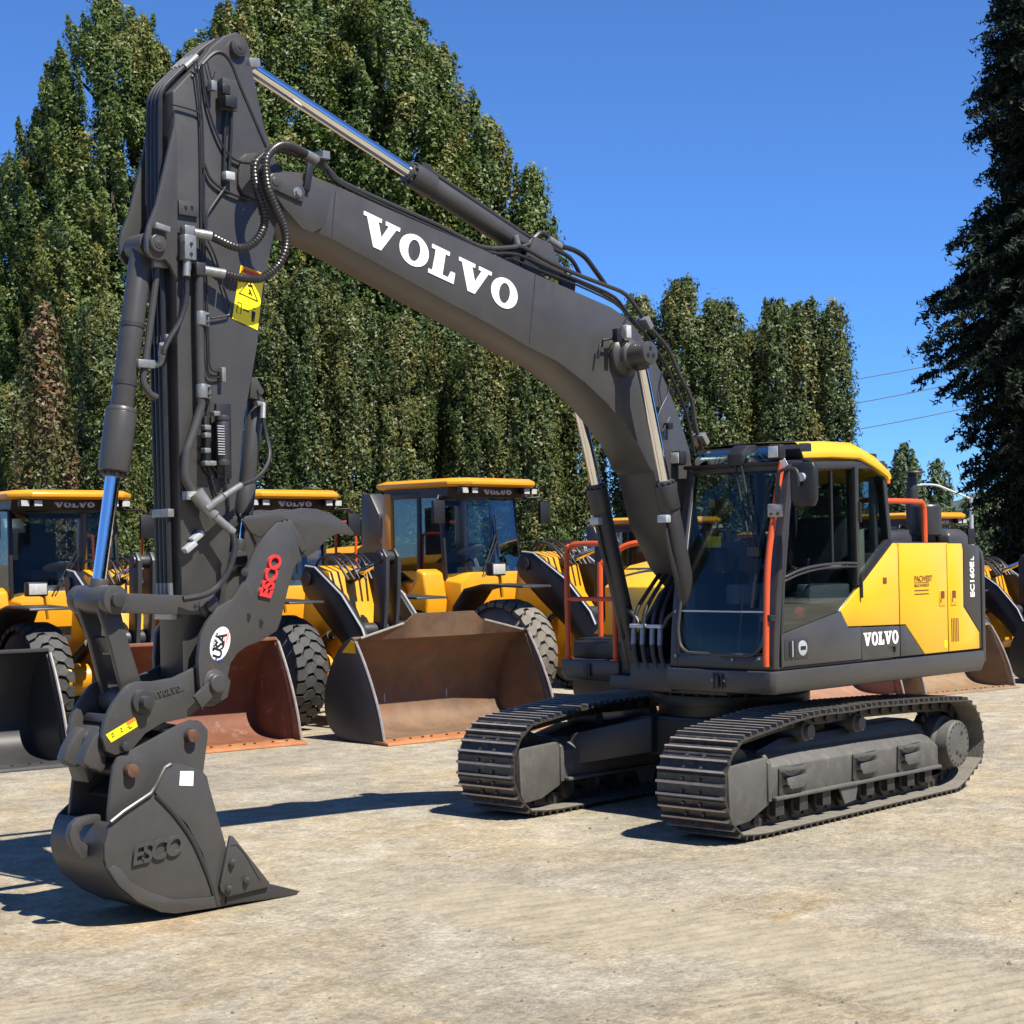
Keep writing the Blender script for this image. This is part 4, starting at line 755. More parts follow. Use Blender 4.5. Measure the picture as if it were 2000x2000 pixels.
# warning sign on the arm
def decal(name, quad, mat_, par, Y, th=.0015):
    m = MB(); m.prism(XZ(quad, Y), Y, Y+th); return m.build(name, mat_, par)
ws = decal('warning_sign', [(470, 518), (516, 535), (503, 645), (453, 622)], M['sticker'], arm, AH+.002)
decal('warning_header', [(472, 520), (514, 535), (512, 547), (470, 531)], M['orange'], ws, AH+.0036)
decal('warning_text', [(476, 526), (509, 537.5), (508.4, 543), (475, 531.5)], M['redprint'], ws, AH+.0052, .001)
def mark(name, pts, par, Y, r=.0035):
    m = MB(); m.tube([P(x, y, Y) for x, y in pts], r, 4); return m.build(name, K, par)
mark('warning_triangle', [(487, 548), (467, 572), (503, 588), (487, 548)], ws, AH+.004, .005)
decal('pictogram', [(484, 555), (494, 558), (493, 562), (484, 559)], K, ws, AH+.0036); mark('pictogram', [(487, 565), (489, 570), (486, 574)], ws, AH+.004, .006); mark('pictogram', [(488, 570), (492, 577)], ws, AH+.004, .005)
mark('pictogram', [(465, 590), (472, 593), (470, 613), (462, 610), (465, 590)], ws, AH+.004, .003); mark('pictogram', [(475, 604), (486, 609)], ws, AH+.004, .006)
decal('pictogram', [(492, 607), (499, 610), (497, 622), (491, 620)], K, ws, AH+.0036); mark('pictogram', [(493, 620), (492, 628)], ws, AH+.004, .005); mark('pictogram', [(496, 621), (495, 629)], ws, AH+.004, .005); mark('pictogram', [(496, 602), (496, 604)], ws, AH+.004, .011)
# ---------------------------------------------------------------- bucket cylinder
LP = (6.118, 1.863)
o, g, d = cylinder('bucket_cylinder', (CPIN[0], 0, CPIN[1]), (LP[0], 0, LP[1]), .645, .070, .044, EX, G, eye=.075, eyew=.17)
m = MB(); mid = g-d*.16; m.cyl(g-d*.36, g-d*.005, .093, n=28); m.cyl(g-d*.39, g-d*.36, .083, .093, n=28); m.build('gland', G, o, bevel=.004)
m = MB()
for t in (.20, .46): c = Vector((CPIN[0], 0, CPIN[1])).lerp(Vector((LP[0], 0, LP[1])), t*.64+.1); m.cyl(c-d*.012, c+d*.012, .074, n=24)
m.build('band_clamp', D, o)
c0 = Vector((CPIN[0], 0, CPIN[1]))+d*.13; sd = V3(-.09, .06, .03)
m = MB(); m.tube([c0+sd, c0+sd+d*.1, c0+sd+d*.55, c0+sd+d*.72+V3(0, 0, 0), c0+sd+d*.80+V3(-.05, .01, 0), c0+sd+d*.82+V3(-.10, .01, .0)], .022, 10, smooth=3); m.build('cylinder_pipe', G, o)
m = MB(); m.box(c0+sd, (.10, .08, .06)); m.box(c0+sd*.9+d*.62, (.12, .08, .05)); m.build('pipe_clamp', M['zinc'], o, bevel=.006)
# ---------------------------------------------------------------- linkage
LA = (5.46, 1.809)                                        # pin of the guide link on the arm
CPn = (5.951, 1.266)                                      # link pin on the coupler
TP_ = (5.47, 1.345)                                       # arm tip pin
m = MB()
for s in (1, -1): m.bar(V3(LP[0]-.06, s*.165, LP[1]-.02), V3(LA[0]+.02, s*.165, LA[1]), .045, .115, up=(0, 0, 1)); m.lathe(xz(LP, s*.165-.035), (0, 1, 0), [(0, .085), (.07, .085)], 24); m.lathe(xz(LA, s*.165-.03), (0, 1, 0), [(0, .075), (.06, .075)], 24)
gl_ = m.build('guide_link', G, EX, bevel=.006)
m = MB(); m.cyl(xz(LP, -.23), xz(LP, .23), .042, n=20); m.cyl(xz(LA, -.22), xz(LA, .225), .04, n=20); m.build('link_pin', D, gl_, bevel=.004)
m = MB()
for dx in (.55, .35): c = V3(LA[0]+.02+dx*.15, .189, LA[1]); m.cyl(c, c+V3(0, .002, 0), .011, n=8)
m.build('grease_holes', K, gl_)
m = MB()
m.lathe(xz(LP, -.13), (0, 1, 0), [(0, .085), (.26, .085)], 28)
for s in (1, -1): m.loft([[V3(LP[0]+.075, s*.125, LP[1]-.04), V3(LP[0]+.075, s*.085, LP[1]-.04), V3(LP[0]-.07, s*.085, LP[1]-.04), V3(LP[0]-.07, s*.125, LP[1]-.04)], [V3(LP[0]-.005, s*.125, LP[1]-.25), V3(LP[0]-.005, s*.085, LP[1]-.25), V3(LP[0]-.13, s*.085, LP[1]-.25), V3(LP[0]-.13, s*.125, LP[1]-.25)], [V3(CPn[0]+.075, s*.125, CPn[1]+.03), V3(CPn[0]+.075, s*.085, CPn[1]+.03), V3(CPn[0]-.075, s*.085, CPn[1]+.03), V3(CPn[0]-.075, s*.125, CPn[1]+.03)]])
m.prism([(LP[0]+.05, LP[1]-.14), (LP[0]-.10, LP[1]-.14), (CPn[0]-.02, CPn[1]+.26), (CPn[0]+.07, CPn[1]+.26)], -.085, .085) if 0 else m.box((6.06, 0, 1.60), (.10, .17, .03), Matrix.Rotation(R(-70), 3, 'Y'))
m.lathe(xz(CPn, -.13), (0, 1, 0), [(0, .085), (.26, .085)], 28)
m.build('bucket_link', G, EX, bevel=.008)
# ---------------------------------------------------------------- quick coupler
CY = .175
cpoly = XZ([(244, 1344), (255, 1336), (270, 1331), (300, 1331), (340, 1324), (377, 1306), (392, 1292), (430, 1300), (452, 1330), (446, 1362), (420, 1378), (394, 1380), (367, 1402), (319, 1412), (285, 1433), (262, 1461), (245, 1473), (225, 1475), (208, 1468), (200, 1440), (206, 1406), (220, 1378)], CY+.02)
m = MB()
for s in (1, -1): m.prism(cpoly, s*(CY-.018), s*(CY+.018))
m.box((5.85, 0, 1.12), (.55, 2*CY-.03, .05), Matrix.Rotation(R(-12), 3, 'Y')); m.box((6.02, 0, 1.05), (.12, 2*CY-.03, .22), Matrix.Rotation(R(-12), 3, 'Y'))
qc = m.build('quick_coupler', G, EX, bevel=.008)
m = MB(); m.lathe(xz(CPn, -.22), (0, 1, 0), [(0, .07), (.02, .075), (.42, .075), (.44, .07)], 28); m.cyl(xz(CPn, -.25), xz(CPn, .27), .038, n=20); m.cyl(xz(TP_, -.27), xz(TP_, .262), .05, n=24); m.build('coupler_pin', D, qc, bevel=.004)
bq = P(244, 1458, CY+.03); m = MB(); m.cyl(bq-V3(0, .03, 0), bq+V3(0, .025, 0), .03, n=6); m.build('coupler_bolt', D, qc, bevel=.003)
# rear hook claw
hk = XZ([(205, 1424), (190, 1440), (176, 1466), (168, 1490), (182, 1502), (196, 1505), (204, 1512), (212, 1500), (215, 1478), (208, 1462), (226, 1440)], CY+.0)
m = MB()
for s in (1, -1): m.prism(hk, s*.10-.045, s*.10+.045)
m.prism(XZ([(214, 1404), (196, 1412), (172, 1440), (160, 1500), (170, 1530), (186, 1510), (196, 1450)], .0), -.16, .02)
m.build('coupler_hook', G, qc, bevel=.012)
yl = decal('yellow_caution_label', [(206.5, 1435), (263, 1401), (270, 1418), (217, 1450)], M['sticker'], qc, CY+.019); decal('label_header', [(246, 1411), (263, 1401), (265.5, 1407), (249, 1417)], M['orange'], yl, CY+.0208)
for q in ([(217, 1434), (222, 1431), (219, 1440), (225, 1436)], [(234, 1424), (238, 1421), (236, 1430), (241, 1427)], [(249, 1421), (253, 1418), (252, 1423), (258, 1420)]): mark('pictogram', q, yl, CY+.0215, .003)
m = MB(); m.prism(XZ([(300, 1352), (356, 1336), (360, 1349), (304, 1366)], CY+.02), CY+.016, CY+.021); npc = m.build('raised_plate', G, qc, bevel=.002)
q0, q1 = P(309, 1362, CY+.022), P(352, 1349, CY+.022); dr = (q1-q0)
volvo(G, npc, V3(q0.x, CY+.023, q0.z), dr, (0, 0, 1), .035, dr.length, ext=.004, name='embossed_lettering')
# ---------------------------------------------------------------- thumb
TY = .225
tpoly = XZ([(387, 1341), (384, 1290), (389, 1240), (402, 1215), (425, 1185), (452, 1170), (470, 1140), (490, 1085), (505, 1060), (520, 1040), (540, 1020), (562, 1020), (578, 1060), (585, 1085), (572, 1110), (560, 1150), (546, 1210), (538, 1232), (510, 1250), (480, 1262), (462, 1275), (448, 1295), (442, 1320), (440, 1345), (432, 1365), (415, 1368), (398, 1362)], TY)
m = MB()
for s in (1, -1): m.prism(tpoly, s*(TY-.018), s*(TY+.018))
m.bar(P(510, 1120, 0), P(560, 1060, 0), .06, .42, up=(0, 1, 0))
th = m.build('thumb', G, EX, bevel=.007, label='grey hydraulic thumb with red raised letters')
fin = XZ([(490, 1040), (475, 1018), (482, 1008), (540, 1002), (590, 992), (620, 994), (650, 1005), (676, 1022), (692, 1042), (690, 1046), (660, 1042), (640, 1052), (618, 1076), (598, 1088), (588, 1075), (578, 1050), (560, 1015), (540, 1020), (510, 1050)], TY)
for y in (TY-.012, .0, -TY+.012):
    m = MB(); m.prism(fin, y-.014, y+.014); m.build('thumb_tine', G, th, bevel=.005)
m = MB(); m.bar(P(559, 1018, TY), P(535, 1075, TY), .05, .03, up=(0, 1, 0)); m.bar(P(561, 1018, TY), P(592, 1075, TY), .05, .03, up=(0, 1, 0)); m.build('thumb_brace', G, th, bevel=.005)
m = MB(); tp = P(425, 1335, TY+.05); m.lathe((tp.x, TY+.01, tp.z), (0, 1, 0), [(0, .085), (.015, .085), (.02, .06), (.05, .055), (.055, .048)], 28); m.bar(V3(tp.x, TY+.03, tp.z), P(385, 1372, TY+.03), .09, .025, up=(0, 1, 0)); m.build('thumb_pivot', G, th, bevel=.004)
for a in ((478, 1118),): m = MB(); m.cyl(P(*a, TY+.01), P(*a, TY+.035), .024, n=16); m.build('thumb_boss', D, th, bevel=.003)
m = MB()
for a in ((483, 1205), (507, 1217)): m.cyl(P(*a, TY+.017), P(*a, TY+.0195), .024, n=16)
m.build('pin_holes', K, th)
e0 = P(529, 1170, TY+.02); e1 = P(549, 1100, TY+.02); dr = e1-e0
text('raised_lettering', 'ESCO', .125, M['redprint'], th, V3(e0.x+.015, TY+.026, e0.z), dr, (dr.z, 0, -dr.x), ext=.008, bold=.03, shear=-.15, space=.86)
us = [P(430+19*math.cos(t)*1.0+6*math.sin(t), 1257-33*math.sin(t)+8*math.cos(t)*0, TY+.02) for t in [2*math.pi*i/28 for i in range(28)]]
m = MB(); m.prism([(p.x, p.z) for p in us], TY+.0185, TY+.020); ov = m.build('oval_sticker', M['white'], th)
e0, e1 = P(430, 1288, TY+.02), P(442, 1240, TY+.02); dr = e1-e0
text('sticker_text', 'USA', .088, K, ov, V3(e0.x-.0, TY+.0215, e0.z), dr, (dr.z, 0, -dr.x), ext=.0006, bold=.03, space=.95)
e0 = P(418, 1272, TY+.02); text('sticker_text', 'MADE IN', .028, K, ov, V3(e0.x, TY+.0215, e0.z), dr, (dr.z, 0, -dr.x), ext=.0006, bold=.02)
for x, y in ((417, 1280), (422, 1287), (428, 1290), (434, 1288)): p = P(x, y, TY+.0205); m = MB(); m.cyl(p, p+V3(0, .0012, 0), .0075, n=8); m.build('sticker_star', M['blueprint'], ov)
for i, x in enumerate((440, 444, 447)): mm = MB(); mm.tube([P(x, 1238-i*2, TY+.021), P(x-2, 1262-i*6, TY+.021)], .0025, 4); mm.build('sticker_stripe', M['redprint'], ov)
# ---------------------------------------------------------------- bucket
KH = .285
side_ = XZ([(323, 1497), (335, 1491), (355, 1492), (394, 1504), (405, 1517), (408, 1532), (428, 1604), (440, 1645), (446, 1680), (452, 1712), (530, 1728), (560, 1742), (500, 1758), (428, 1772), (341, 1782), (312, 1779), (268, 1760), (231, 1729), (210, 1697), (205, 1677), (205, 1648), (213, 1619), (219, 1607), (242, 1584), (294, 1549), (306, 1532)], KH)
outer = XZ([(219, 1607), (213, 1619), (205, 1648), (205, 1677), (210, 1697), (231, 1729), (268, 1760), (312, 1779), (341, 1783), (428, 1773), (500, 1758), (570, 1744)], KH)
zmin = min(z for x, z in outer+side_); print('bucket zmin', zmin)
m = MB()
for s in (1, -1): m.prism(side_, s*(KH-.02), s*KH)
bk = m.build('bucket', G, EX, bevel=.004, label='grey digging bucket resting on the ground')
m = MB(); q = [Vector((x, 0, z)) for x, z in outer]; q = catmull(q, 4)
inn = []
for i, p in enumerate(q):
    d_ = (q[min(i+1, len(q)-1)]-q[max(i-1, 0)]).normalized(); inn.append(p+Vector((-d_.z, 0, d_.x))*-.016)
c_ = sum(q, Vector())/len(q); 
if (inn[10]-c_).length > (q[10]-c_).length: inn = [p*2-i_ for p, i_ in zip(q, inn)]
for a in range(len(q)-1):
    pass
m.loft([[V3(p.x, -KH+.0205, p.z), V3(p.x, KH-.0205, p.z), V3(i_.x, KH-.0205, i_.z), V3(i_.x, -KH+.0205, i_.z)] for p, i_ in zip(q, inn)]); m.build('shell', G, bk, angle=40)
m = MB(); t0_, t1_ = P(452, 1716, KH), P(584, 1741, KH); m.prism(XZ([(445, 1722), (530, 1727), (584, 1740), (575, 1748), (500, 1759), (440, 1766)], KH), -KH-.012, KH+.012); m.build('cutting_edge', M['dgrey'], bk, bevel=.003)
m = MB(); wl = XZ([(210, 1697), (222, 1690), (236, 1697), (252, 1720), (290, 1742), (340, 1757), (412, 1752), (418, 1745), (422, 1772), (341, 1784), (312, 1781), (268, 1761), (231, 1730)], KH); m.prism(wl, KH-.001, KH+.010); m.prism(wl, -KH-.010, -KH+.001); m.build('wear_plate', G, bk, bevel=.003)
m = MB(); m.tube([P(x, y, KH) for x, y in ((304, 1552), (340, 1590), (375, 1640), (402, 1700), (418, 1748), (424, 1768))], .016, 8, smooth=4); m.build('weld_bead', D, bk)
m = MB(); hl = XZ([(424, 1604), (440, 1645), (452, 1712), (424, 1770), (414, 1730), (396, 1668), (365, 1610), (303, 1548), (312, 1530), (324, 1500), (355, 1494), (394, 1506), (404, 1520)], KH+.012)
m.prism(hl, KH-.001, KH+.014); m.build('side_bar', G, bk, bevel=.004)
m = MB(); m.tube([P(x, y, KH+.006) for x, y in ((216, 1606), (242, 1585), (294, 1550), (306, 1532), (322, 1500), (334, 1493))], .013, 8); m.build('bright_weld', M['grey'], bk)
for s in (1, -1):
    m = MB(); tr = XZ([(449, 1632), (455, 1634), (526, 1724), (524, 1732), (442, 1752), (430, 1740), (429, 1730)], KH+.03); m.prism(tr, s*(KH+.014), s*(KH+.038)); sc = m.build('side_cutter', G, bk, bevel=.005)
    if s > 0:
        m = MB()
        for a in ((454, 1685), (447, 1736), (482, 1720)): m.cyl(P(*a, KH+.03), P(*a, KH+.065), .020, n=6)
        m.build('cutter_bolt', D, sc, bevel=.002)
        mark('cutter_groove', [(450, 1652), (462, 1650), (478, 1668), (508, 1720)], sc, KH+.0385, .003)
ear = XZ([(207, 1610), (219, 1497), (228, 1480), (352, 1413), (372, 1406), (390, 1408), (404, 1425), (404, 1440), (396, 1503), (392, 1560), (330, 1600), (260, 1640)], .20)
m = MB()
for s in (1, -1): m.prism(ear, s*.185, s*.212)
er = m.build('bucket_ear', G, bk, bevel=.006)
for a in ((374, 1437), (256, 1505)):
    p = P(*a, .23); m = MB(); m.cyl((p.x, -.25, p.z), (p.x, .215, p.z), .045, n=24); m.build('bucket_pin', D, bk); m = MB(); m.cyl((p.x, .213, p.z), (p.x, .258, p.z), .040, n=24); m.build('pin_end', M['pinrust'], bk, bevel=.005)
m = MB(); m.box((5.93, 0, .80), (.34, .36, .02), Matrix.Rotation(R(28), 3, 'Y')); m.build('top_plate', D, bk)
# lifting eye on the back
hkp = XZ([(192, 1590), (176, 1591), (150, 1597), (136, 1611), (131, 1632), (138, 1655), (150, 1668), (154, 1678), (166, 1676), (168, 1650), (154, 1642), (151, 1626), (160, 1613), (180, 1608), (196, 1612)], .10)
m = MB(); m.prism(hkp, .075, .125); m.build('lifting_hook', G, bk, bevel=.008)
e0, e1 = P(254, 1690, KH), P(352, 1666, KH); dr = e1-e0
text('raised_lettering', 'ESCO', .158, G, bk, V3(e0.x, KH+.006, e0.z), dr, (0, 0, 1), ext=.012, bold=.022, shear=.22, space=.84)
decal('white_label', [(352, 1506), (378, 1506), (377, 1535), (350, 1534)], M['white'], bk, KH+.0145)

split_tree(EX)
# ================================================================== WHEEL LOADERS
LY = M['lyellow']
def tyre_mesh():
    m = MB(); w = .235
    m.lathe((0, -w, 0), (0, 1, 0), [(0, .40), (.0, .44), (.02, .52), (.06, .595), (.10, .632), (.235, .640), (.37, .632), (.41, .595), (.45, .52), (.47, .44), (.47, .40)], 48)
    n = 26
    def lug(th, y, hw, ht, skew):
        top, base = [], []
        for a, b in ((-.5, -.25), (0, -.55), (.5, -.25), (.5, .25), (0, .55), (-.5, .25)):
            t = th+a*ht+skew*b; yy = y+b*hw*1.7
            yy = max(-w+.004, min(w-.004, yy)); rb = .63 if abs(yy) < .17 else .60
            rt = .692-.10*max(0, abs(yy)-.16)**1.0-.9*max(0, abs(yy)-.19)
            top.append(V3(rt*math.cos(t), yy, rt*math.sin(t))); base.append(V3(rb*math.cos(t), yy, rb*math.sin(t)))
        k = len(top); m.add(base+top, [tuple(range(k, 2*k))]+[(i, (i+1) % k, k+(i+1) % k, k+i) for i in range(k)])
    st = 2*math.pi/n
    for i in range(n):
        for j, y in enumerate((-.185, -.062, .062, .185)):
            lug(i*st+(j % 2)*st*.5, y, .094, st*.76, st*.22*(1 if j < 2 else -1))
    return m.mesh()
TY_ME = tyre_mesh(); TY_ME.name = 'tyre'; TY_ME.materials.append(M['tyre'])
m = MB(); m.lathe((0, -.21, 0), (0, 1, 0), [(0, .43), (.0, .40), (.05, .37), (.08, .34), (.10, .20), (.06, .16), (.02, .15), (.0, .12), (.3, .12), (.30, .37), (.40, .40), (.42, .43)], 36); RIM_ME = m.mesh(); RIM_ME.name = 'rim'; RIM_ME.materials.append(LY)
BW = 1.25
BP = [(2.50, .012), (2.2, .02), (1.80, .035), (1.58, .08), (1.43, .19), (1.37, .36), (1.38, .55), (1.46, .76), (1.60, .97), (1.75, 1.10), (1.88, 1.16)]
def bucket_parts(root, mi, mo, guard, edge, wide=1, shift=0):
    BW = 1.25*wide
    bk = MB(); q = catmull([V3(x, 0, z) for x, z in BP], 3); sh = []
    for i, p in enumerate(q):
        d = (q[min(i+1, len(q)-1)]-q[max(i-1, 0)]).normalized(); nn = V3(d.z, 0, -d.x); nn = nn if (V3(1.95, 0, .5)-p).dot(nn) < 0 else -nn
        sh.append([V3(p.x, -BW, p.z), V3(p.x, BW, p.z), V3(p.x, BW, p.z)+nn*.022, V3(p.x, -BW, p.z)+nn*.022])
    bk.loft(sh); b = bk.build('loader_bucket', mi, root, angle=45)
    fe = [(1.94, 1.14), (2.09, .90), (2.24, .62), (2.36, .33), (2.44, .05)]
    sp = [(2.46, .0)]+[(p[2].x, p[2].z) for p in sh[4:]]+fe
    for s in (1, -1):
        mm = MB(); mm.prism(sp, s*(BW-.001), s*(BW+.022)); mm.build('side_plate', mo, b, bevel=.003)
        mm = MB(); mm.prism([(2.26, .016)]+[(p[3].x*.5+p[0].x*.5, p[3].z*.5+p[0].z*.5) for p in sh[7:]]+[(1.90, 1.12), (1.99, .93), (2.10, .68), (2.20, .42), (2.26, .15)], s*(BW-.012), s*(BW-.0015)) ; mm.build('inner_side', mi, b)
        mm = MB(); mm.tube([V3(x+.004, s*(BW+.010), z) for x, z in ((1.94, 1.13), (2.09, .90), (2.24, .62), (2.36, .33), (2.44, .04))], .016, 6, smooth=3); mm.build('side_edge', M['bright'], b)
        mm = MB(); mm.prism([(1.70, 1.0), (1.875, 1.145), (1.935, 1.125), (1.96, 1.0)], s*(BW+.023), s*(BW+.027)); mm.build('yellow_corner', M['yellow'], b)
    mm = MB(); mm.prism([(2.545, .004), (2.53, .035), (2.28, .05), (2.28, .022)], -BW-.035, BW+.035); ed = mm.build('cutting_edge', edge, b, bevel=.004)
    mm = MB()
    for k in range(14): y = -1.15+2.3*k/13+(.05 if k % 3 else 0); mm.cyl((2.40, y, .043), (2.40, y, .056), .017, n=6)
    mm.build('edge_bolts', M['chain'], ed)
    if guard:
        mm = MB(); mm.loft([[V3(1.83, y, 1.13), V3(1.875, y, 1.135), V3(1.935, y, z), V3(1.905, y, z)] for y, z in ((-BW, 1.155), (-.62, 1.30), (-.45, 1.42), (.45, 1.42), (.55, 1.33), (.62, 1.30), (BW, 1.155))]); mm.build('spill_guard', mi, b)
        mm = MB(); [mm.tube([V3(1.925, s*1.24, 1.165), V3(1.925, s*.62, 1.308)], .014, 6) for s in (1, -1)]; mm.build('guard_edge', M['bright'], b)
    else:
        mm = MB(); mm.prism([(1.83, 1.12), (1.92, 1.145), (1.915, 1.185), (1.84, 1.17)], -BW, BW); mm.build('top_lip', mo, b, bevel=.004)
    for s in (1, -1):
        mm = MB(); mm.prism([(1.33, .25), (1.33, .60), (1.25, .50), (1.18, .34), (1.25, .26)], s*.42-.03, s*.42+.03); mm.build('hinge_lug', mo, b, bevel=.006)
    split_tree(b)
    b.location.y = shift; return b
def shift_me(o, dx):
    if o.type == 'MESH':
        for v in o.data.vertices:
            v.co.x += dx
            if v.co.z > 1.75 and o.name.split('.')[0] in CABN: v.co.z = 1.75+(v.co.z-1.75)*.84
    for c in o.children: shift_me(c, dx)
CABN = {'cab_frame', 'rear_pillar', 'side_window', 'door_window', 'windscreen', 'rear_window', 'cab_roof', 'visor_band', 'lettering', 'work_lamp', 'lamp_lens', 'cab_mirror', 'wiper', 'seat', 'steering_column'}
def make_loader():
    t = empty('wheel_loader')
    # wheels
    for x in (0, -3.0):
        for s in (1, -1):
            w = obj('wheel', TY_ME, t, (x, s*.98, .692)); r = obj('rim', RIM_ME, w); r.rotation_euler = (0, 0, 0 if s < 0 else math.pi)
    m = MB()      # front frame
    m.prism([(-1.0, .55), (-1.0, 1.05), (-.55, 1.15), (-.45, 1.85), (-.20, 1.98), (.05, 1.90), (.20, 1.45), (.48, 1.1), (.55, .65), (.3, .5)], -.30, .30); m.cyl((0, -.75, .69), (0, .75, .69), .19, n=20); m.build('front_frame', LY, t, bevel=.02)
    for s in (1, -1):
        m = MB(); lp = [(-.32, 1.82), (-.20, 1.98), (0, 1.96), (.55, 1.62), (.95, 1.22), (1.22, .72), (1.36, .46), (1.36, .30), (1.24, .24), (1.10, .36), (.96, .62), (.62, .96), (.1, 1.36), (-.26, 1.66)]
        m.prism(lp, s*.44-.035, s*.44+.035); la = m.build('lift_arm', K, t, bevel=.012)
        m = MB(); m.tube([V3(x, s*.44+(s*.037), z) for x, z in lp[1:8]], .012, 6); m.build('arm_edge', M['galv'], la); m = MB(); m.cyl((1.28, s*.44-.06, .34), (1.28, s*.44+.06, .34), .07); m.cyl((-.15, s*.44-.06, 1.82), (-.15, s*.44+.06, 1.82), .08); m.build('arm_pin', D, la)
    m = MB(); m.cyl((.72, -.45, 1.18), (.72, .45, 1.18), .10); 
    for y in (-.09, .09): m.prism([(.78, 2.16), (.90, 2.18), (.98, 2.08), (.96, 1.60), (.90, 1.10), (1.0, .62), (.92, .52), (.82, .58), (.68, 1.05), (.72, 1.6), (.72, 2.06)], y-.028, y+.028)
    m.cyl((.85, -.14, 2.07), (.85, .14, 2.07), .075); bc = m.build('bellcrank', D, t, bevel=.01)
    m = MB(); m.bar((.92, 0, .58), (1.32, 0, .62), .09, .12); m.build('bucket_tie_rod', D, bc, bevel=.01)
    m = MB(); m.cyl((-.25, 0, 1.72), (.28, 0, 1.88), .075); m.build('tilt_cylinder', K, t); m = MB(); m.cyl((.28, 0, 1.88), (.82, 0, 2.06), .042); m.build('tilt_rod', M['chrome'], t)
    for s in (1, -1): m = MB(); m.cyl((-.5, s*.36, .80), (.15, s*.36, 1.12), .06); m.cyl((.15, s*.36, 1.12), (.55, s*.38, 1.32), .035); m.build('lift_cylinder', K, t)
    m = MB()
    for k in range(6):
        y = -.22+.09*k; m.tube([(-.5, y, 1.5), (-.2, y*1.3, 2.02+.03*(k % 3)), (.1, y*1.2, 2.06-.03*(k % 2)), (.35, y, 1.80)], .018, 6, smooth=5)
    m.build('hydraulic_hoses', M['hose'], t)
    for s in (1, -1):   # front fenders
        m = MB(); pts = [(-.80, 1.02), (-.72, 1.30), (-.52, 1.52), (-.20, 1.58), (.52, 1.56), (.53, 1.53), (-.20, 1.55), (-.50, 1.49), (-.69, 1.28), (-.77, 1.02)]
        m.prism(pts, s*.72, s*1.23); m.build('front_fender', D, t, bevel=.008)
        m = MB(); m.tube([(-.42, s*.62, 1.40), (-.42, s*.66, 1.66), (-.42, s*.72, 1.70)], .03, 8); hp = m.build('headlight_post', LY, t)
        m = MB(); m.box((-.36, s*.80, 1.76), (.12, .26, .17)); m.build('headlight_housing', K, hp, bevel=.02)
        m = MB(); m.box((-.297, s*.80, 1.76), (.008, .22, .13)); m.build('headlight', M['lens'], hp, bevel=.004)
    before = set(t.children)
    # body under and behind the cab
    m = MB(); m.box((-1.9, 0, .95), (1.6, .8, .7)); m.box((-3.1, 0, .95), (2.2, .9, .6)); m.build('rear_frame', D, t, bevel=.02)
    m = MB(); m.loft([[V3(-.50, y, z) for y, z in ((-.70, 1.15), (-.70, 1.58), (-.5, 1.72), (.5, 1.72), (.7, 1.58), (.7, 1.15))], [V3(-.80, y, z) for y, z in ((-.74, 1.10), (-.74, 1.62), (-.6, 1.70), (.6, 1.70), (.74, 1.62), (.74, 1.10))], [V3(-1.95, y, z) for y, z in ((-.74, 1.10), (-.74, 1.55), (-.6, 1.58), (.6, 1.58), (.74, 1.55), (.74, 1.10))]]); m.build('cab_base', LY, t, bevel=.02)
    for s in (1, -1):
        m = MB(); pr = [(-.74, 1.02), (-.70, 1.35), (-.78, 1.72), (-.92, 1.78), (-1.02, 1.55), (-1.15, 1.38), (-1.45, 1.40), (-1.60, 1.62), (-1.80, 1.74), (-2.15, 1.72), (-2.2, 1.06), (-1.5, 1.0)]
        m.prism(pr, s*.745, s*1.12); tk = m.build('side_tank', LY, t, bevel=.04, seg=3)
        m = MB(); m.box((-1.30, s*1.05, .80), (.5, .22, .03)); m.box((-1.30, s*1.05, .55), (.45, .2, .03)); [m.bar((-1.30+dx, s*1.06, .53), (-1.30+dx, s*1.06, 1.02), .02, .02) for dx in (-.22, .22)]; m.build('steps', K, tk)
        m = MB(); m.tube([(-2.25, s*1.0, 1.70), (-2.25, s*1.0, 2.35), (-2.32, s*1.0, 2.42), (-2.6, s*1.0, 2.42), (-2.66, s*1.0, 2.35), (-2.66, s*1.0, 1.75)], .02, 8, smooth=3); m.build('red_handrail', M['red'], t)
        m = MB(); m.prism([(-2.25, 1.02), (-2.3, 1.42), (-2.55, 1.56), (-3.5, 1.50), (-3.72, 1.3), (-3.76, 1.05), (-3.70, 1.05), (-3.45, 1.45), (-2.55, 1.50), (-2.36, 1.38), (-2.31, 1.02)], s*.72, s*1.20); m.build('rear_fender', D, t, bevel=.006)
    # cab
    pl = [(-1.95, -.70), (-.80, -.71), (-.58, -.52), (-.53, 0), (-.58, .52), (-.80, .71), (-1.95, .70)]
    m = MB(); zs = (1.56, 2.98)
    for i, (x, y) in enumerate(pl):
        if i in (1, 5): m.bar((x+.02, y, 1.55), (x-.08, y*.97, 3.0), .05, .06, up=(1, 0, 0))
    for s in (1, -1): m.bar((-1.28, s*.71, 1.40), (-1.28, s*.69, 3.0), .05, .08, up=(1, 0, 0)); m.bar((-1.9, s*.70, 2.95), (-.85, s*.69, 2.95), .06, .10)
    m.box((-1.93, 0, 2.9), (.08, 1.36, .16)); m.box((-1.93, 0, 1.75), (.08, 1.36, .4))
    cb = m.build('cab_frame', K, t, bevel=.01)
    for s in (1, -1): m = MB(); m.prism([(-2.03, 1.5), (-1.80, 1.5), (-1.82, 3.0), (-1.98, 3.0)], s*.66, s*.735); m.build('rear_pillar', LY, cb, bevel=.015)
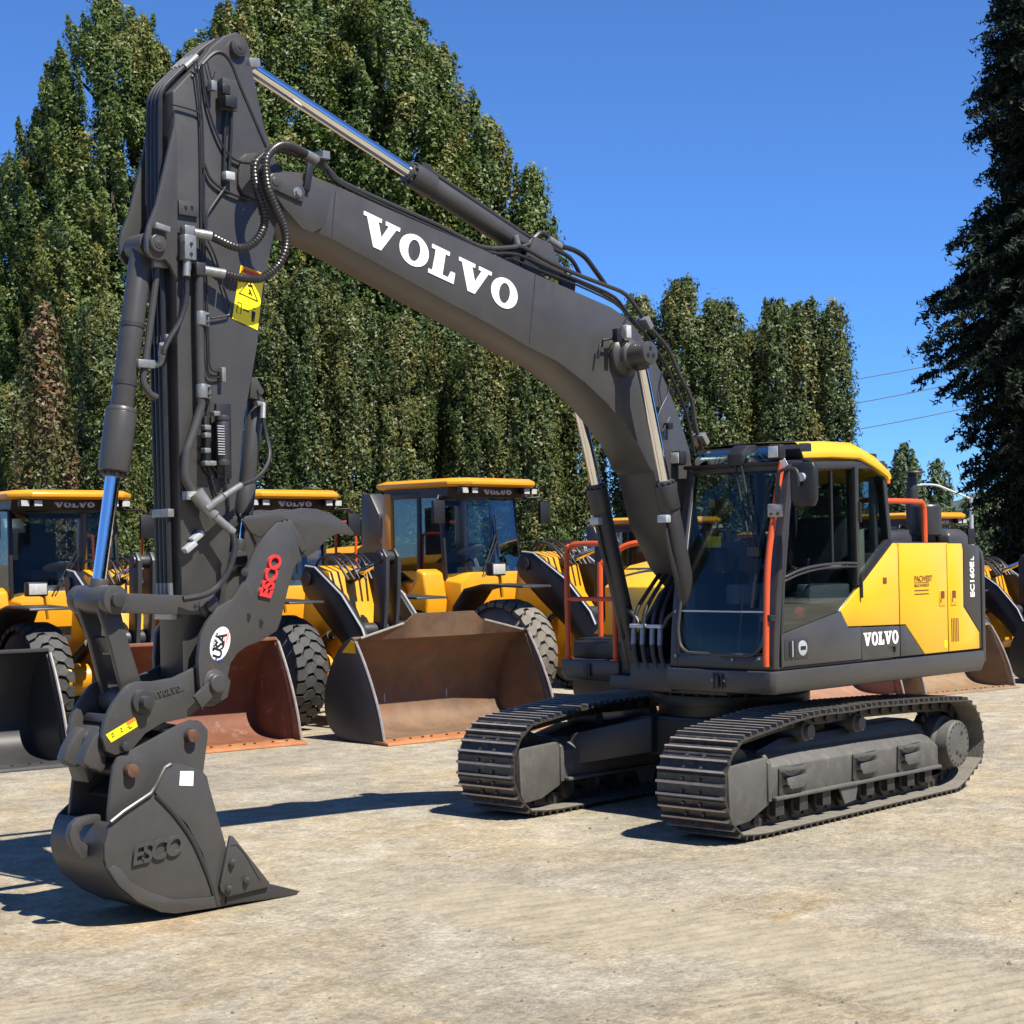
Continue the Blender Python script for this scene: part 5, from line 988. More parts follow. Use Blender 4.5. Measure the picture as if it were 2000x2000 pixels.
    for i in range(6):
        (x0, y0), (x1, y1) = pl[i], pl[i+1]; sh_ = (-.12 if 1 <= i <= 4 else -.02)
        if i in (0, 5):
            s = -1 if i == 0 else 1; m = MB(); m.prism([(-1.78, 1.62), (-1.80, 2.92), (-1.33, 2.92), (-1.31, 1.62)], s*.70, s*.706); m.build('side_window', M['lglass'], cb); m = MB(); m.prism([(-1.24, 1.45), (-1.24, 2.92), (-.90, 2.92), (-.83, 1.75), (-.92, 1.45)], s*.705, s*.711); m.build('door_window', M['lglass'], cb); continue
        zb = 1.66; m = MB(); k = (.02, .006)
        a, b_, c, d_ = V3(x0, y0, zb), V3(x1, y1, zb), V3(x1-.12, y1*.97, 2.90), V3(x0-.12, y0*.97, 2.90); nn = (b_-a).cross(c-a).normalized()*.006
        m.loft([[a, b_, c, d_], [a+nn, b_+nn, c+nn, d_+nn]]); m.build('windscreen', M['lglass'], cb)
    m = MB(); m.prism([(-1.935, 1.98), (-1.945, 2.82), (-1.955, 2.82), (-1.945, 1.98)], -.62, .62); m.build('rear_window', M['lglass'], cb)
    m = MB(); rp = lambda z, e: [V3(-2.06+e, -.78+e, z), V3(-.62, -.82+e, z), V3(-.36-e, -.60, z), V3(-.33-e, 0, z), V3(-.36-e, .60, z), V3(-.62, .82-e, z), V3(-2.06+e, .78-e, z)]
    m.loft([rp(3.06, .04), rp(3.09, 0), rp(3.15, .0), rp(3.20, .10)]); rf = m.build('cab_roof', LY, cb, bevel=.01)
    m = MB(); rp2 = lambda z, e: [V3(-1.98, -.70, z), V3(-.66-e, -.74, z), V3(-.50-e, -.54, z), V3(-.46-e, 0, z), V3(-.50-e, .54, z), V3(-.66-e, .74, z), V3(-1.98, .70, z)]
    m.loft([rp2(2.90, .06), rp2(3.07, 0)]); vb_ = m.build('visor_band', K, cb)
    volvo(M['offwhite'], vb_, (-.478, -.26, 2.945), (0, 1, 0), (-.33, 0, 1), .075, .52, ext=.012)
    for y in (-.66, -.50, .50, .66):
        m = MB(); m.box((-.42-abs(y)*.10, y, 3.0), (.10, .12, .10)); lm = m.build('work_lamp', K, cb, bevel=.015); m = MB(); m.box((-.365-abs(y)*.10, y, 3.0), (.008, .10, .08)); m.build('lamp_lens', M['lens'], lm)
    for s in (1, -1):
        m = MB(); m.tube([(-.80, s*.72, 2.9), (-.62, s*.98, 2.92), (-.60, s*1.02, 2.85)], .018, 8); m.box((-.58, s*1.02, 2.66), (.05, .20, .36)); m.build('cab_mirror', K, cb, bevel=.01)
    m = MB(); m.tube([(-.50, -.30, 1.66), (-.585, .05, 2.3)], .012, 6); m.tube([(-.50, -.26, 1.66), (-.58, .09, 2.25)], .010, 6); m.tube([(-.59, .04, 2.62), (-.565, .08, 1.9)], .012, 6); m.build('wiper', K, cb)
    m = MB(); m.box((-1.5, 0, 1.95), (.5, .5, .16)); m.box((-1.72, 0, 2.3), (.14, .48, .6)); m.box((-1.75, 0, 2.66), (.1, .25, .16)); m.build('seat', M['seat'], cb, bevel=.03)
    m = MB(); m.tube([(-.85, 0, 1.65), (-1.0, 0, 2.05)], .04, 8); m.lathe((-1.0, 0, 2.05), (-.35, 0, .94), [(0, .19), (.02, .205), (.04, .19)], 24); m.box((-.78, 0, 1.72), (.3, .7, .14)); m.build('steering_column', M['trim'], cb)
    # engine hood
    m = MB(); m.loft([[V3(x, y, z) for y, z in ((-.70*w_, 1.2), (-.72*w_, zt-.12), (-.60*w_, zt), (.60*w_, zt), (.72*w_, zt-.12), (.70*w_, 1.2))] for x, w_, zt in ((-2.05, 1, 2.12), (-3.2, 1, 2.08), (-4.2, .95, 1.98), (-4.4, .88, 1.85))]); hd = m.build('engine_hood', LY, t, bevel=.03)
    m = MB(); m.box((-2.75, -.725, 1.90), (1.2, .015, .20)); hb_ = m.build('hood_band', K, hd); volvo(M['offwhite'], hb_, (-2.95, -.735, 1.855), (1, 0, 0), (0, 0, 1), .10, .50, ext=.004)
    m = MB(); m.lathe((-2.35, -.30, 2.05), (0, 0, 1), [(0, .07), (.15, .07), (.15, .12), (.42, .12), (.44, .10)], 24); m.build('air_intake', K, hd); m = MB(); m.loft([[V3(-3.05+dx, .15+dy, 2.0) for dx, dy in ((-.22, -.16), (.22, -.16), (.22, .16), (-.22, .16))], [V3(-3.08+dx, .15+dy, 2.55) for dx, dy in ((-.20, -.15), (.20, -.15), (.20, .15), (-.20, .15))], [V3(-3.22+dx, .15+dy, 2.86) for dx, dy in ((-.08, -.13), (.12, -.13), (.12, .13), (-.08, .13))]]); m.build('exhaust_cover', D, hd, bevel=.03)
    m = MB(); m.prism([(-4.35, .75), (-4.35, 1.25), (-4.05, 1.45), (-3.8, 1.2), (-3.8, .75)], -1.15, 1.15); m.build('rear_counterweight', D, t, bevel=.05)
    for o in list(t.children):
        if o not in before and not o.name.startswith(('rear_fender', 'rear_counterweight', 'rear_frame')): shift_me(o, -.60)
    return t
proto = make_loader(); split_tree(proto)
HEAD = R(81); FW = Vector((math.cos(HEAD), math.sin(HEAD), 0)); LF = Vector((-math.sin(HEAD), math.cos(HEAD), 0))   # loader's left points to image right
rows = [ # bucket edge centre, scale, inside, outside, spill guard, edge, dusty tyres, label
    ((3.37, -6.91), 1, M['dgrey'], M['dgrey'], False, M['grey'], 0, 'yellow wheel loader whose clean black bucket reaches in at the left edge'),
    ((.54, -6.52), 1, M['rustred'], M['rustred'], False, M['rustedge'], 0, 'yellow wheel loader with reddish rusty bucket, right behind the excavator arm'),
    ((-2.34, -5.33), 1, M['rust'], M['dgrey'], True, M['rustedge'], 0, 'yellow wheel loader with wide brown bucket and raised spill guard, left of the tracks'),
    ((-6.05, -4.74), 1.07, M['rust'], M['dgrey'], False, M['rusttan'], 1, 'yellow wheel loader with tan dusty front tyre behind the orange guard rail'),
    ((-8.40, -4.19), .88, M['rustpink'], M['rustred'], False, M['rustpink'], 0, 'yellow wheel loader with pale pinkish bucket seen under the excavator house'),
    ((-10.77, -3.68), .8, M['rusttan'], M['rusttan'], False, M['rusttan'], 0, 'yellow wheel loader with tan bucket whose roof shows behind the air intake'),
    ((-13.6, -2.90), .9, M['rust'], M['dgrey'], False, M['rusttan'], 0, 'yellow wheel loader at the right edge behind the counterweight'),
]
loaders = []
for i, (c, sc, mi, mo, gd, ed, du, lab) in enumerate(rows):
    o = proto if i == 0 else copy_tree(proto)
    hd_ = R((81, 81, 86, 90, 81, 81, 81)[i]); o.location = Vector((c[0], c[1], 0))-Vector((math.cos(hd_), math.sin(hd_), 0))*2.5*sc; o.rotation_euler = (0, 0, hd_); o.scale = (sc, sc, sc); loaders.append(o)
    tag(o, lab, 'wheel loader', 'wheel loaders parked in a row')
for i, (c, sc, mi, mo, gd, ed, du, lab) in enumerate(rows):
    bucket_parts(loaders[i], mi, mo, gd, ed, .8 if i == 1 else 1.05 if i == 2 else 1, .14 if i == 1 else 0)
    if du:
        for ch in loaders[i].children:
            if ch.name.startswith('wheel') and ch.type == 'MESH': ch.material_slots[0].link = 'OBJECT'; ch.material_slots[0].material = M['dtyre']
# ================================================================== TREES
def leaf_mat(name, a, b, c, rough=.5):
    m = bpy.data.materials.new(name); m.use_nodes = True; t = m.node_tree; L = t.links.new; p = t.nodes['Principled BSDF']
    at = t.nodes.new('ShaderNodeAttribute'); at.attribute_name = 'tint'; r = t.nodes.new('ShaderNodeValToRGB'); L(at.outputs['Fac'], r.inputs[0])
    r.color_ramp.elements[0].color = (*a, 1); r.color_ramp.elements[1].color = (*c, 1); e = r.color_ramp.elements.new(.55); e.color = (*b, 1); L(r.outputs[0], p.inputs['Base Color'])
    p.inputs['Roughness'].default_value = rough; p.inputs['Specular IOR Level'].default_value = .35
    tr = t.nodes.new('ShaderNodeBsdfTranslucent'); L(r.outputs[0], tr.inputs[0]); mx = t.nodes.new('ShaderNodeMixShader'); mx.inputs[0].default_value = .22
    L(p.outputs[0], mx.inputs[1]); L(tr.outputs[0], mx.inputs[2]); L(mx.outputs[0], t.nodes['Material Output'].inputs[0]); return m
TM = dict(horn=leaf_mat('hornbeam_leaves', (.045, .078, .014), (.082, .126, .023), (.175, .155, .034)),
          cedar=leaf_mat('cedar_foliage', (.033, .056, .013), (.068, .098, .024), (.165, .148, .036)),
          plum=leaf_mat('russet_leaves', (.045, .065, .018), (.095, .085, .028), (.17, .085, .04)),
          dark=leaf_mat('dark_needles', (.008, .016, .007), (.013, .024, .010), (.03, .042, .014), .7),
          pop=leaf_mat('poplar_leaves', (.045, .08, .03), (.075, .115, .05), (.12, .15, .07)),
          bark=mat('bark', (.09, .07, .05), .85, noise=(6, .6, 1.4), bump=.4, bscale=20))
rng = np.random.default_rng(11)
def leaves_mesh(name, C, Nrm, size, tint, mat_, aspect=.5):
    n = len(C); nz = Nrm/np.linalg.norm(Nrm, axis=1, keepdims=True)
    ref = rng.normal(size=(n, 3)); a = np.cross(nz, ref); a /= np.linalg.norm(a, axis=1, keepdims=True); b = np.cross(nz, a)
    L = (size*rng.uniform(.7, 1.3, n))[:, None]; Wd = L*aspect*1.15
    v = np.empty((n, 3, 3)); v[:, 0] = C-a*L*.6+b*Wd; v[:, 1] = C+a*L*1.25; v[:, 2] = C-a*L*.75-b*Wd
    me = bpy.data.meshes.new(name); me.vertices.add(3*n); me.vertices.foreach_set('co', v.reshape(-1).astype(np.float32))
    me.loops.add(3*n); me.loops.foreach_set('vertex_index', np.arange(3*n, dtype=np.int32)); me.polygons.add(n); me.polygons.foreach_set('loop_start', np.arange(0, 3*n, 3, dtype=np.int32)); me.polygons.foreach_set('loop_total', np.full(n, 3, dtype=np.int32))
    at = me.attributes.new('tint', 'FLOAT', 'FACE'); at.data.foreach_set('value', np.clip(tint, 0, 1).astype(np.float32)); me.update(); me.materials.append(mat_); return me
def ground_at(px, dist):
    v = ray(px, 1081); k = dist/v.dot(_f); p = CAM+v*k; return Vector((p.x, p.y, 0))
def z_at(px, py, dist): v = ray(px, py); k = dist/v.dot(_f); return (CAM+v*k).z
def tree(name, label, px, top_y, dist, hw_px, mat_, kind, n_cl, per, leaf, group=None, base=0.0, warm=.25):
    p = ground_at(px, dist); H = z_at(px, top_y, dist); Rm = hw_px*dist/F_PX
    t = empty(name, p); tag(t, label, 'tree', group)
    if kind == 'horn': prof = lambda h: np.interp(h, [0, .12, .35, .6, .8, .92, 1], [.9, 1.1, 1.12, .92, .64, .38, .08])
    elif kind == 'cedar': prof = lambda h: np.interp(h, [0, .1, .4, .7, .86, .95, 1], [.95, 1.05, 1.08, 1.0, .86, .62, .25])
    else: prof = lambda h: np.interp(h, [0, .1, .5, .8, 1], [.5, .9, 1, .6, .08])
    ph = rng.uniform(0, 6.28, 6); face = math.atan2(CAM.y-p.y, CAM.x-p.x)
    # boughs: upright plumes standing out of the crown, leaves on their outside
    n_b = n_cl; hs = rng.uniform(0, 1, 6*n_b); hs = hs[rng.random(6*n_b) < .25+.75*prof(hs)][:n_b]; n_b = len(hs)
    th = face+np.where(rng.random(n_b) < .82, rng.uniform(-1.9, 1.9, n_b), rng.uniform(-np.pi, np.pi, n_b))
    lob = 1+.10*np.sin(3*th+ph[0]+5*hs)+.07*np.sin(5*th+ph[1]-9*hs)
    if kind == 'cedar': Lb = rng.uniform(.5, 1.05, n_b); Rb = rng.uniform(.17, .32, n_b)
    else: Lb = rng.uniform(.8, 1.8, n_b)*(1-.25*hs); Rb = rng.uniform(.28, .60, n_b)*(1-.30*hs)
    if kind == 'pop': Lb *= 1.3
    tw = rng.random(n_b) < (.30 if kind != 'cedar' else .2); Rb = np.where(tw, Rb*.42, Rb); Lb = np.where(tw, Lb*1.15, Lb)
    inner = rng.random(n_b) < .20; rr = prof(hs)*Rm*lob*np.where(inner, rng.uniform(.35, .75, n_b), rng.normal(.95, .06, n_b)); rr = np.maximum(np.where(tw & ~inner, rr*1.04, rr)-Rb*.30, .02)
    od = np.stack([np.cos(th), np.sin(th), np.zeros(n_b)], 1); zc = base*H+hs*(H-base*H)
    b0 = od*(rr*np.where(hs > .9, .4, .78))[:, None]; b0[:, 2] = zc-.45*Lb; b1 = od*(rr*np.where(hs > .9, .75, 1.03))[:, None]; b1[:, 2] = np.minimum(zc+.55*Lb, H*1.005+rng.uniform(-.25, .12, n_b))
    tt = rng.beta(1.5, 1.25, (n_b, per)); ax = (b1-b0)[:, None, :]
    u = rng.normal(size=(n_b, per, 3)); u += .45*od[:, None, :]; u /= np.linalg.norm(u, axis=2, keepdims=True)
    rad = Rb[:, None]*np.sin(np.pi*np.clip(tt*.90+.09, 0, 1))**.6*rng.random((n_b, per))**.40*(1+.30*np.sin(9*tt+rng.uniform(0, 6, (n_b, 1)))+.35*np.sin(7*u[..., 0]+5*u[..., 2]+8*tt+rng.uniform(0, 6, (n_b, 1))))
    Cn = (b0[:, None, :]+ax*tt[..., None]+u*rad[..., None]).reshape(-1, 3)
    Nn = (u*.75+od[:, None, :]*.35+rng.normal(size=(n_b, per, 3))*.42+np.array([0, 0, .30])).reshape(-1, 3)
    cl_t = np.clip(rng.normal(.36, .20, n_b)+warm*np.sin(2*th+ph[3])*np.sin(3*hs+ph[4])+.12*hs, 0, 1)
    tint = (cl_t[:, None]+.16*(tt-.5)+rng.normal(0, .10, (n_b, per))).reshape(-1); keep = (Cn[:, 2] > .05)
    me = leaves_mesh('crown', Cn[keep], Nn[keep], np.full(keep.sum(), leaf), tint[keep], mat_, .5 if kind != 'cedar' else .42)
    obj('crown', me, t)
    m = MB(); r0 = max(.10, Rm*.09); m.cyl((0, 0, -.1), (0, 0, H*.45), r0, r0*.6, n=12); m.cyl((0, 0, H*.45), (0, 0, H*.93), r0*.6, .02, n=10)
    for k in range(14):
        a = k*2.4; h = H*(.10+.055*k); l = float(prof(h/H))*Rm*.8; m.cyl((0, 0, h), (l*math.cos(a), l*math.sin(a), h+l*.9), r0*.28, .012, n=6)
    m.build('trunk', TM['bark'], t); return t
G1 = 'tall broad-leaved trees behind the loaders'; G2 = 'clipped evergreen columns behind the loaders'
for a in [(-40, 330, 47, 150, 'tall green tree cut off by the left edge of the picture'), (110, 190, 46, 150, 'green tree filling the left shoulder of the tall trees'), (228, -15, 46, 205, 'tallest tree at the upper left with a pointed double top'), (285, 35, 48, 120, 'narrow tall tree just left of the arm head'), (392, 75, 50, 110, 'tree whose pointed top shows above the arm head'),
          (530, -80, 46, 165, 'tall tree directly right of the arm head, top out of the picture'), (650, -110, 47, 165, 'tall tree behind the upper rod of the arm cylinder'), (760, -60, 46, 165, 'broad tall tree behind the arm cylinder rod'), (860, 90, 47, 135, 'mid-height tree sloping down behind the arm cylinder barrel'), (960, 235, 46, 110, 'tree with ragged pointed tips at the right end of the tall trees'), (1050, 330, 45, 70, 'small spire at the right end of the tall trees, against the sky')]:
    tree('hornbeam_tree', a[4], a[0], a[1], a[2], a[3], TM['horn'], 'horn', int(2.9*a[3]*(1120-a[1])/1150), 300, .058, G1, base=.16 if a[0] < 300 else .30)
for a in [(25, 760, 36, 75, 'low evergreen at the left edge above the first loader'), (215, 585, 38, 62, 'pale-topped evergreen column behind the bucket cylinder'), (300, 650, 39, 70, 'evergreen column hidden behind the excavator arm'), (400, 640, 39, 70, 'evergreen column between arm and thumb'), (540, 530, 38, 58, 'evergreen column left of the pair under the boom tip'), (612, 520, 38, 62, 'tallest evergreen column under the boom tip'), (700, 590, 38, 66, 'evergreen column under the first letters on the boom'), (785, 615, 38, 62, 'evergreen column under the middle letters on the boom'), (865, 600, 39, 62, 'evergreen column above the middle loader cab'),
          (950, 650, 38, 66, 'evergreen column right of the middle loader cab'), (1040, 690, 38, 62, 'evergreen column left of the far boom cylinder rod'), (1125, 720, 39, 60, 'evergreen column behind the far boom cylinder rod'), (1255, 585, 39, 58, 'evergreen column behind the curved boom foot'), (1343, 552, 38, 62, 'highest evergreen column right of the boom, yellowish top'), (1412, 585, 38, 58, 'evergreen column second from the boom on the right'), (1468, 650, 40, 50, 'lower evergreen column in the notch between the right-hand groups'), (1523, 590, 38, 48, 'left column of the group above the cab roof'), (1580, 585, 38, 46, 'middle column of the group above the cab roof'), (1633, 597, 38, 44, 'rightmost evergreen column beside the open sky')]:
    tree('evergreen_tree', a[4], a[0], a[1], a[2], a[3], TM['cedar'], 'cedar', int(5.2*a[3]*(1240-a[1])/640), 165, .046, G2, base=.16)
tree('russet_shrub', 'russet-leaved young tree at the left between the evergreens', 90, 600, 34, 62, TM['plum'], 'pop', 95, 110, .055, warm=.45)
tree('poplar_tree', 'slender poplar behind the cab rear corner', 1772, 868, 85, 40, TM['pop'], 'pop', 90, 120, .12); tree('poplar_tree', 'slender poplar left of the street lamp', 1832, 900, 88, 38, TM['pop'], 'pop', 80, 120, .12); tree('round_tree', 'bushy pale green tree right of the street lamp', 1925, 965, 75, 62, TM['pop'], 'pop', 150, 130, .12); tree('round_tree', 'low bushy tree behind the engine hood', 1870, 1000, 90, 45, TM['pop'], 'pop', 90, 120, .12)
def conifer(label, pos, H, Rm, n_br, seed, zmin=.06, needle=.070, dens=1):
    r = np.random.default_rng(seed); t = empty('dark_conifer', pos); tag(t, label, 'tree')
    Cs, Ns = [], []; m = MB(); m.cyl((0, 0, -.1), (0, 0, H), .36, .03, n=12)
    for k in range(n_br):
        f = r.uniform(zmin, 1)**1.05; z = f*H; L = Rm*np.interp(f, [0, .115, .19, .215, .24, .28, .33, .377, .44, .49, .56, .60, .645, .70, .75, 1], [.4, .5, .62, .82, .70, .72, .88, 1.02, .95, .84, .52, .55, .66, .56, .50, .03])*r.uniform(.6, 1.0); a = r.uniform(0, 6.283)
        d = np.array([math.cos(a), math.sin(a), 0]); lt = np.array([-d[1], d[0], 0]); L0 = L; ns = int((9+11*L/Rm)*dens); nn_ = 15
        s = r.uniform(.18, 1, ns); st = d*(s*L)[:, None]; st[:, 2] = z-.10*L*s-.20*L*s*s
        sd = d*r.uniform(.35, .9, ns)[:, None]+lt*r.normal(0, .75, ns)[:, None]*(1.15-s*.6)[:, None]; sd[:, 2] = -r.uniform(.15, .75, ns); sl_ = r.uniform(.28, .62, ns)*(1.1-.35*s)*Rm/3.2
        q = r.uniform(0, 1, (ns, nn_)); pos = st[:, None, :]+sd[:, None, :]*(sl_[:, None]*q)[..., None]; pos[..., 2] -= .18*sl_[:, None]*q*q; pos += r.normal(0, .030*Rm/3.2, pos.shape)
        Cs.append(pos.reshape(-1, 3)); Ns.append(r.normal(size=(ns*nn_, 3))*.8+np.array([d[0]*.4, d[1]*.4, .6]))
        if k % 3 == 0: m.cyl((0, 0, z), (d[0]*L*.8, d[1]*L*.8, z-.25*L), .035, .01, n=5)
    C = np.concatenate(Cs); N = np.concatenate(Ns); k = C[:, 2] > .2; C, N = C[k], N[k]
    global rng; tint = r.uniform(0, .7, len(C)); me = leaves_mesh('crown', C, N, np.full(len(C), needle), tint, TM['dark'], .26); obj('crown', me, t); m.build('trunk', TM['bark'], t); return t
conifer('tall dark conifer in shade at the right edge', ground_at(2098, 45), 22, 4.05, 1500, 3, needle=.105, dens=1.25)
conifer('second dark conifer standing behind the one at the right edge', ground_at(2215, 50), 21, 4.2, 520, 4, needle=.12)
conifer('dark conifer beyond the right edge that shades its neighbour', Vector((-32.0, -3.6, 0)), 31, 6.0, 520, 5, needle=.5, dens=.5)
# unseen wood added behind the camera to darken window reflections and sky fill
nw = 90000; xs = rng.uniform(-135, 62, nw); hz = rng.beta(1.4, 1.6, nw); top = 9+3.0*np.sin(xs*.55)+1.5*np.sin(xs*1.7+1); yb = 44-.004*np.clip(xs-5, -30, 60)**2+rng.normal(0, 1.2, nw)
C = np.stack([xs, yb, hz*top], 1); N = rng.normal(size=(nw, 3))*.7+np.array([0, -1, .4]); me = leaves_mesh('added_wood_edge', C, N, np.full(nw, .42), rng.uniform(0, .6, nw), TM['dark'], .5); wo = obj('added_wood_edge', me); tag(wo, 'unseen dark wood added behind the camera to darken the window reflections', kind='stuff')
# ================================================================== FAR THINGS
m = MB(); N = 60; rr_ = []
for i in range(N+1):
    px = 1500+i*12; d = 620; v = ray(px, 1081); p = CAM+v*(d/v.dot(_f)); zt = z_at(px, 948+10*math.sin(i*.31)+8*math.sin(i*.83+1)+(18 if px < 1700 else 0)+.05*abs(px-1880), d); q = CAM+v*((d+160)/v.dot(_f)); rr_.append([V3(p.x, p.y, -1), V3(p.x, p.y, zt*.55), V3(q.x, q.y, zt), V3(q.x, q.y, -1)])
m.loft(rr_); hl_ = m.build('wooded_hill', mat('far_woods', (.035, .055, .045), .9, noise=(.06, .6, 1.5), bump=1, bscale=.3)); tag(hl_, kind='structure')
hl_['label'] = 'distant wooded hill behind the street lamp'
lp_ = ground_at(1899, 72); t = empty('street_lamp', lp_); tag(t, 'pale galvanised street lamp with long arm behind the excavator', 'street lamp')
zt = z_at(1897, 972, 72); ae = (ground_at(1800, 72)-lp_)
m = MB(); m.cyl((0, 0, 0), (0, 0, zt), .11, .07, n=12); m.build('pole', M['galv'], t)
m = MB(); e = V3(ae.x, ae.y, 0); m.tube([V3(0, 0, zt-.05), V3(e.x*.45, e.y*.45, zt+.35), V3(e.x*.7, e.y*.7, zt+.55), V3(e.x, e.y, zt+.58)], .045, 8, smooth=3); m.build('arm', M['galv'], t); m = MB(); m.bar(V3(e.x*.97, e.y*.97, zt+.56), V3(e.x*1.15, e.y*1.15, zt+.56), .16, .07); m.build('lamp_head', M['galv'], t, bevel=.02)
for i, (ya, yb, nm) in enumerate(((770, 660, 'uppermost'), (818, 704, 'middle'), (869, 757, 'lowest'))):
    a = ground_at(1480, 118); b = ground_at(2060, 118); za, zb = z_at(1480, ya, 118), z_at(2060, yb, 118); m = MB(); m.tube([V3(a.x+(b.x-a.x)*k/10, a.y+(b.y-a.y)*k/10, za+(zb-za)*k/10-.5*math.sin(math.pi*k/10)*.6) for k in range(11)], .032, 5); o = m.build('power_line', M['wire']); tag(o, nm+' of the three power lines crossing the sky gap', 'power line', 'power lines')
# ================================================================== GROUND
def ground_mat():
    m = bpy.data.materials.new('dusty_concrete'); m.use_nodes = True; t = m.node_tree; L = t.links.new; p = t.nodes['Principled BSDF']; tc = t.nodes.new('ShaderNodeTexCoord')
    def noise(scale, det=8, rough=.6, vec=None, dist=0):
        n = t.nodes.new('ShaderNodeTexNoise'); n.inputs['Scale'].default_value = scale; n.inputs['Detail'].default_value = det; n.inputs['Roughness'].default_value = rough; n.inputs['Distortion'].default_value = dist
        L(vec or tc.outputs['Object'], n.inputs['Vector']); return n.outputs[0]
    def ramp(f, lo, hi):
        r = t.nodes.new('ShaderNodeMapRange'); L(f, r.inputs[0]); r.inputs[1].default_value = lo; r.inputs[2].default_value = hi; return r.outputs[0]
    def mix(f, a, b, mode='MIX'):
        x = t.nodes.new('ShaderNodeMix'); x.data_type = 'RGBA'; x.blend_type = mode
        if isinstance(f, float): x.inputs[0].default_value = f
        else: L(f, x.inputs[0])
        for k, v in ((6, a), (7, b)):
            if isinstance(v, tuple): x.inputs[k].default_value = (*v, 1)
            else: L(v, x.inputs[k])
        return x.outputs[2]
    mp = t.nodes.new('ShaderNodeMapping'); mp.inputs['Rotation'].default_value = (0, 0, R(38)); mp.inputs['Scale'].default_value = (1, 2.4, 1); L(tc.outputs['Object'], mp.inputs[0])
    c = mix(ramp(noise(.55, 6, .6, None, .6), .42, .62), (0.254, 0.234, 0.191), (0.274, 0.234, 0.165))
    c = mix(ramp(noise(.28, 5, .55, None, .8), .60, .74), c, (0.297, 0.221, 0.132))
    c = mix(ramp(noise(1.7, 9, .7, None, .5), .52, .74), c, (0.330, 0.314, 0.271))
    c = mix(ramp(noise(.9, 10, .8, mp.outputs[0], .4), .56, .80), c, (0.165, 0.149, 0.115))
    c = mix(ramp(noise(.16, 7, .65, None, 1.2), .52, .68), c, (0.205, 0.191, 0.165))
    c = mix(ramp(noise(7, 8, .8), .56, .74), c, (0.158, 0.139, 0.106))
    c = mix(ramp(noise(42, 5, .8), .56, .72), c, (0.125, 0.109, 0.079))
    c = mix(ramp(noise(55, 5, .8), .56, .72), c, (0.370, 0.337, 0.277))
    c = mix(.50, c, ramp(noise(24, 7, .85), .30, .70), 'OVERLAY'); c = mix(.40, c, ramp(noise(5, 9, .8), .30, .70), 'OVERLAY'); c = mix(.20, c, ramp(noise(.7, 6, .6, None, 1.0), .32, .68), 'OVERLAY'); c = mix(ramp(noise(.42, 6, .6, mp.outputs[0], 1.5), .60, .74), c, mix(1.0, c, (1.08, .95, .74), 'MULTIPLY')); c = mix(1.0, c, (1.16, 1.12, 1.05), 'MULTIPLY')
    L(c, p.inputs['Base Color']); p.inputs['Roughness'].default_value = .88; p.inputs['Specular IOR Level'].default_value = .2
    b1 = t.nodes.new('ShaderNodeBump'); b1.inputs['Strength'].default_value = 1.0; b1.inputs['Distance'].default_value = .022; L(noise(26, 8, .72), b1.inputs['Height'])
    b2 = t.nodes.new('ShaderNodeBump'); b2.inputs['Strength'].default_value = .32; b2.inputs['Distance'].default_value = .05; L(noise(3.0, 7, .65, mp.outputs[0]), b2.inputs['Height']); L(b1.outputs[0], b2.inputs['Normal']); L(b2.outputs[0], p.inputs['Normal']); return m
GM = ground_mat()
m = MB(); m.add([(-900, -900, 0), (300, -900, 0), (300, 300, 0), (-900, 300, 0)], [(0, 1, 2, 3)]); g = m.build('ground', GM); tag(g, kind='structure')
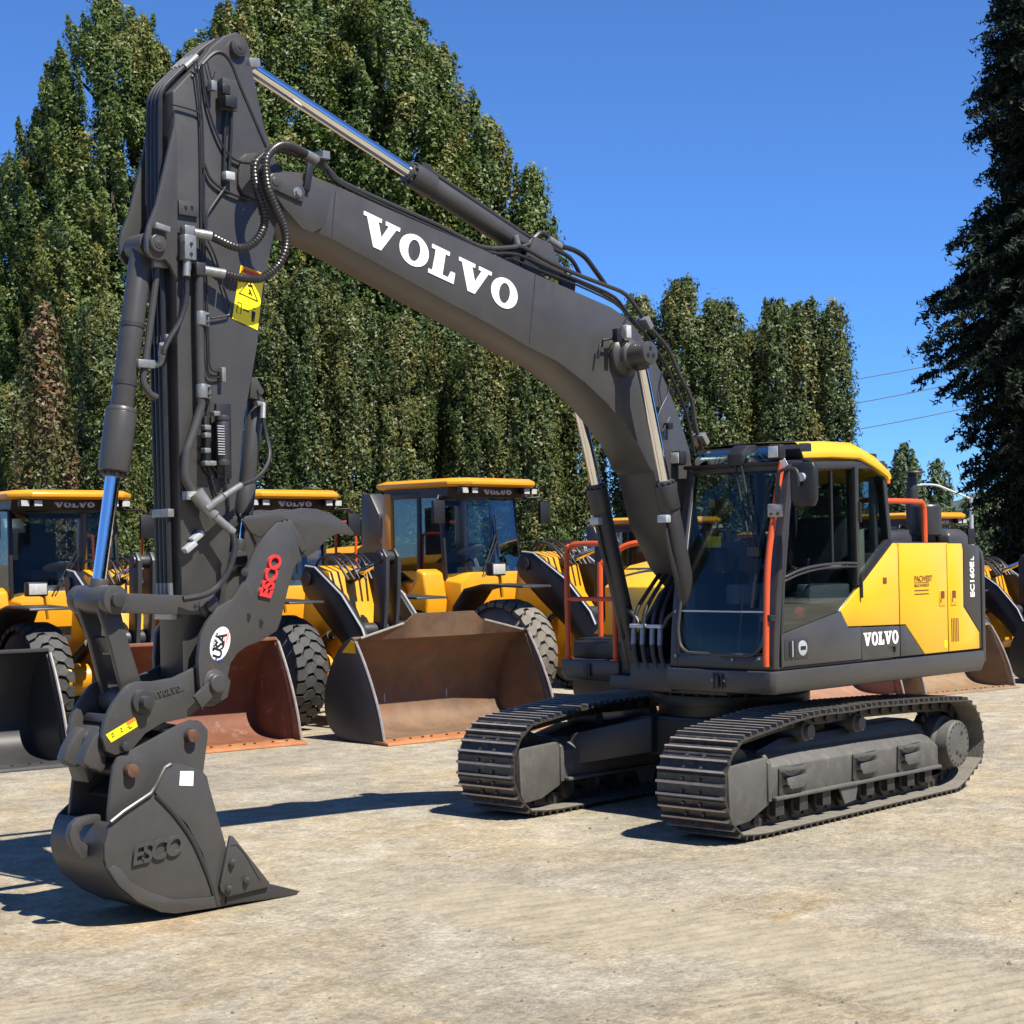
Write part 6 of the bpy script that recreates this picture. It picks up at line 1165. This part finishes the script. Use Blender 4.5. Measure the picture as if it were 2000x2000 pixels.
# dried mud with grouser ridges, real relief
def mud(path, width, ridge, amp, seed, rdir):
    r = np.random.default_rng(seed); pts = catmull([Vector(p) for p in path], 46); NU, NV = len(pts), 70; ph = r.uniform(0, 6.28, 8); vs = []; fs = []
    dv = Vector(rdir[1])-Vector(rdir[0]); dv.normalize(); nv = Vector((-dv.y, dv.x, 0))
    for i, p in enumerate(pts):
        d = (pts[min(i+1, NU-1)]-pts[max(i-1, 0)]).normalized(); nn = Vector((-d.y, d.x, 0))
        for j in range(NV):
            w = j/(NV-1)*2-1; q = p+nn*w*width; a_ = q.dot(dv); b_ = q.dot(nv)
            e = min(1, (1-abs(w))*2.6+.25*math.sin(a_*5+ph[5]))*min(1, min(i, NU-1-i)/18)
            ph_ = b_+.018*math.sin(a_*2.1+ph[0])+.010*math.sin(a_*5.3+b_*3+ph[1]); k = ph_/ridge; fr_ = k-math.floor(k); bump = math.exp(-((fr_-.5)/.20)**2)
            br = .62+.55*math.sin(a_*3.3+math.floor(k)*2.4+ph[2])+.35*math.sin(a_*8.1+math.floor(k)*5.1+ph[3])
            z = -.004+max(0, e)*amp*(bump*max(0, min(1, br+.35))+.22)+.0010*math.sin(a_*61+b_*23)
            vs.append(q+Vector((0, 0, z)))
    for i in range(NU-1):
        for j in range(NV-1): fs.append((i*NV+j, i*NV+j+1, (i+1)*NV+j+1, (i+1)*NV+j))
    m = MB(); m.v = vs; m.f = fs; o = m.build('dried_mud', MUD, angle=60); return o
MUD = mat('dried_mud', (.262, .228, .165), .9, noise=(5, .75, 1.1), dust=((.17, .145, .10), .52, .72, 22), bump=.8, bscale=45, spec=.2)
def gz(px, py): v = ray(px, py); k = -CAM.z/v.z; p = CAM+v*k; return (p.x, p.y, 0)
RD = (gz(1200, 1850), gz(1600, 1792))
mm = [mud([gz(820, 1735), gz(960, 1760), gz(1120, 1790), gz(1300, 1815), gz(1500, 1850), gz(1700, 1895), gz(1900, 1945), gz(2080, 1990)], .62, .105, .017, 1, RD),
      mud([gz(1330, 1935), gz(1450, 1960), gz(1600, 2000)], .35, .10, .010, 2, RD), mud([gz(1700, 1745), gz(1850, 1725), gz(2060, 1712)], .5, .10, .011, 3, RD), mud([gz(-40, 1950), gz(160, 1978), gz(420, 2020)], .45, .09, .010, 4, RD), mud([gz(1330, 1672), gz(1480, 1690), gz(1640, 1715)], .34, .10, .009, 5, RD), mud([gz(560, 1700), gz(700, 1712), gz(860, 1728)], .40, .10, .009, 6, RD)]
for o in mm: tag(o, kind='stuff', label='dried mud ridges pressed by tracks on the yard')
m = MB(); r = np.random.default_rng(5)
for k in range(150):
    p = gz(r.uniform(-50, 2050), r.uniform(1470, 2000)**1.0); s = r.uniform(.004, .014)*(1 if r.random() < .93 else 1.9)
    b = [V3(*p)+V3(r.uniform(.6, 1)*s*math.cos(a), r.uniform(.6, 1)*s*math.sin(a), .001) for a in np.linspace(0, 6.28, 7)[:-1]]; tp_ = V3(p[0]+r.normal()*s*.2, p[1], s*r.uniform(.5, .9))
    m.add(b+[tp_], [(i, (i+1) % 6, 6) for i in range(6)])
o = m.build('dirt_clods', mat('dirt_clod', (.12, .098, .068), .95, noise=(30, .6, 1.3))); tag(o, 'small clods and stones scattered over the yard', kind='stuff')
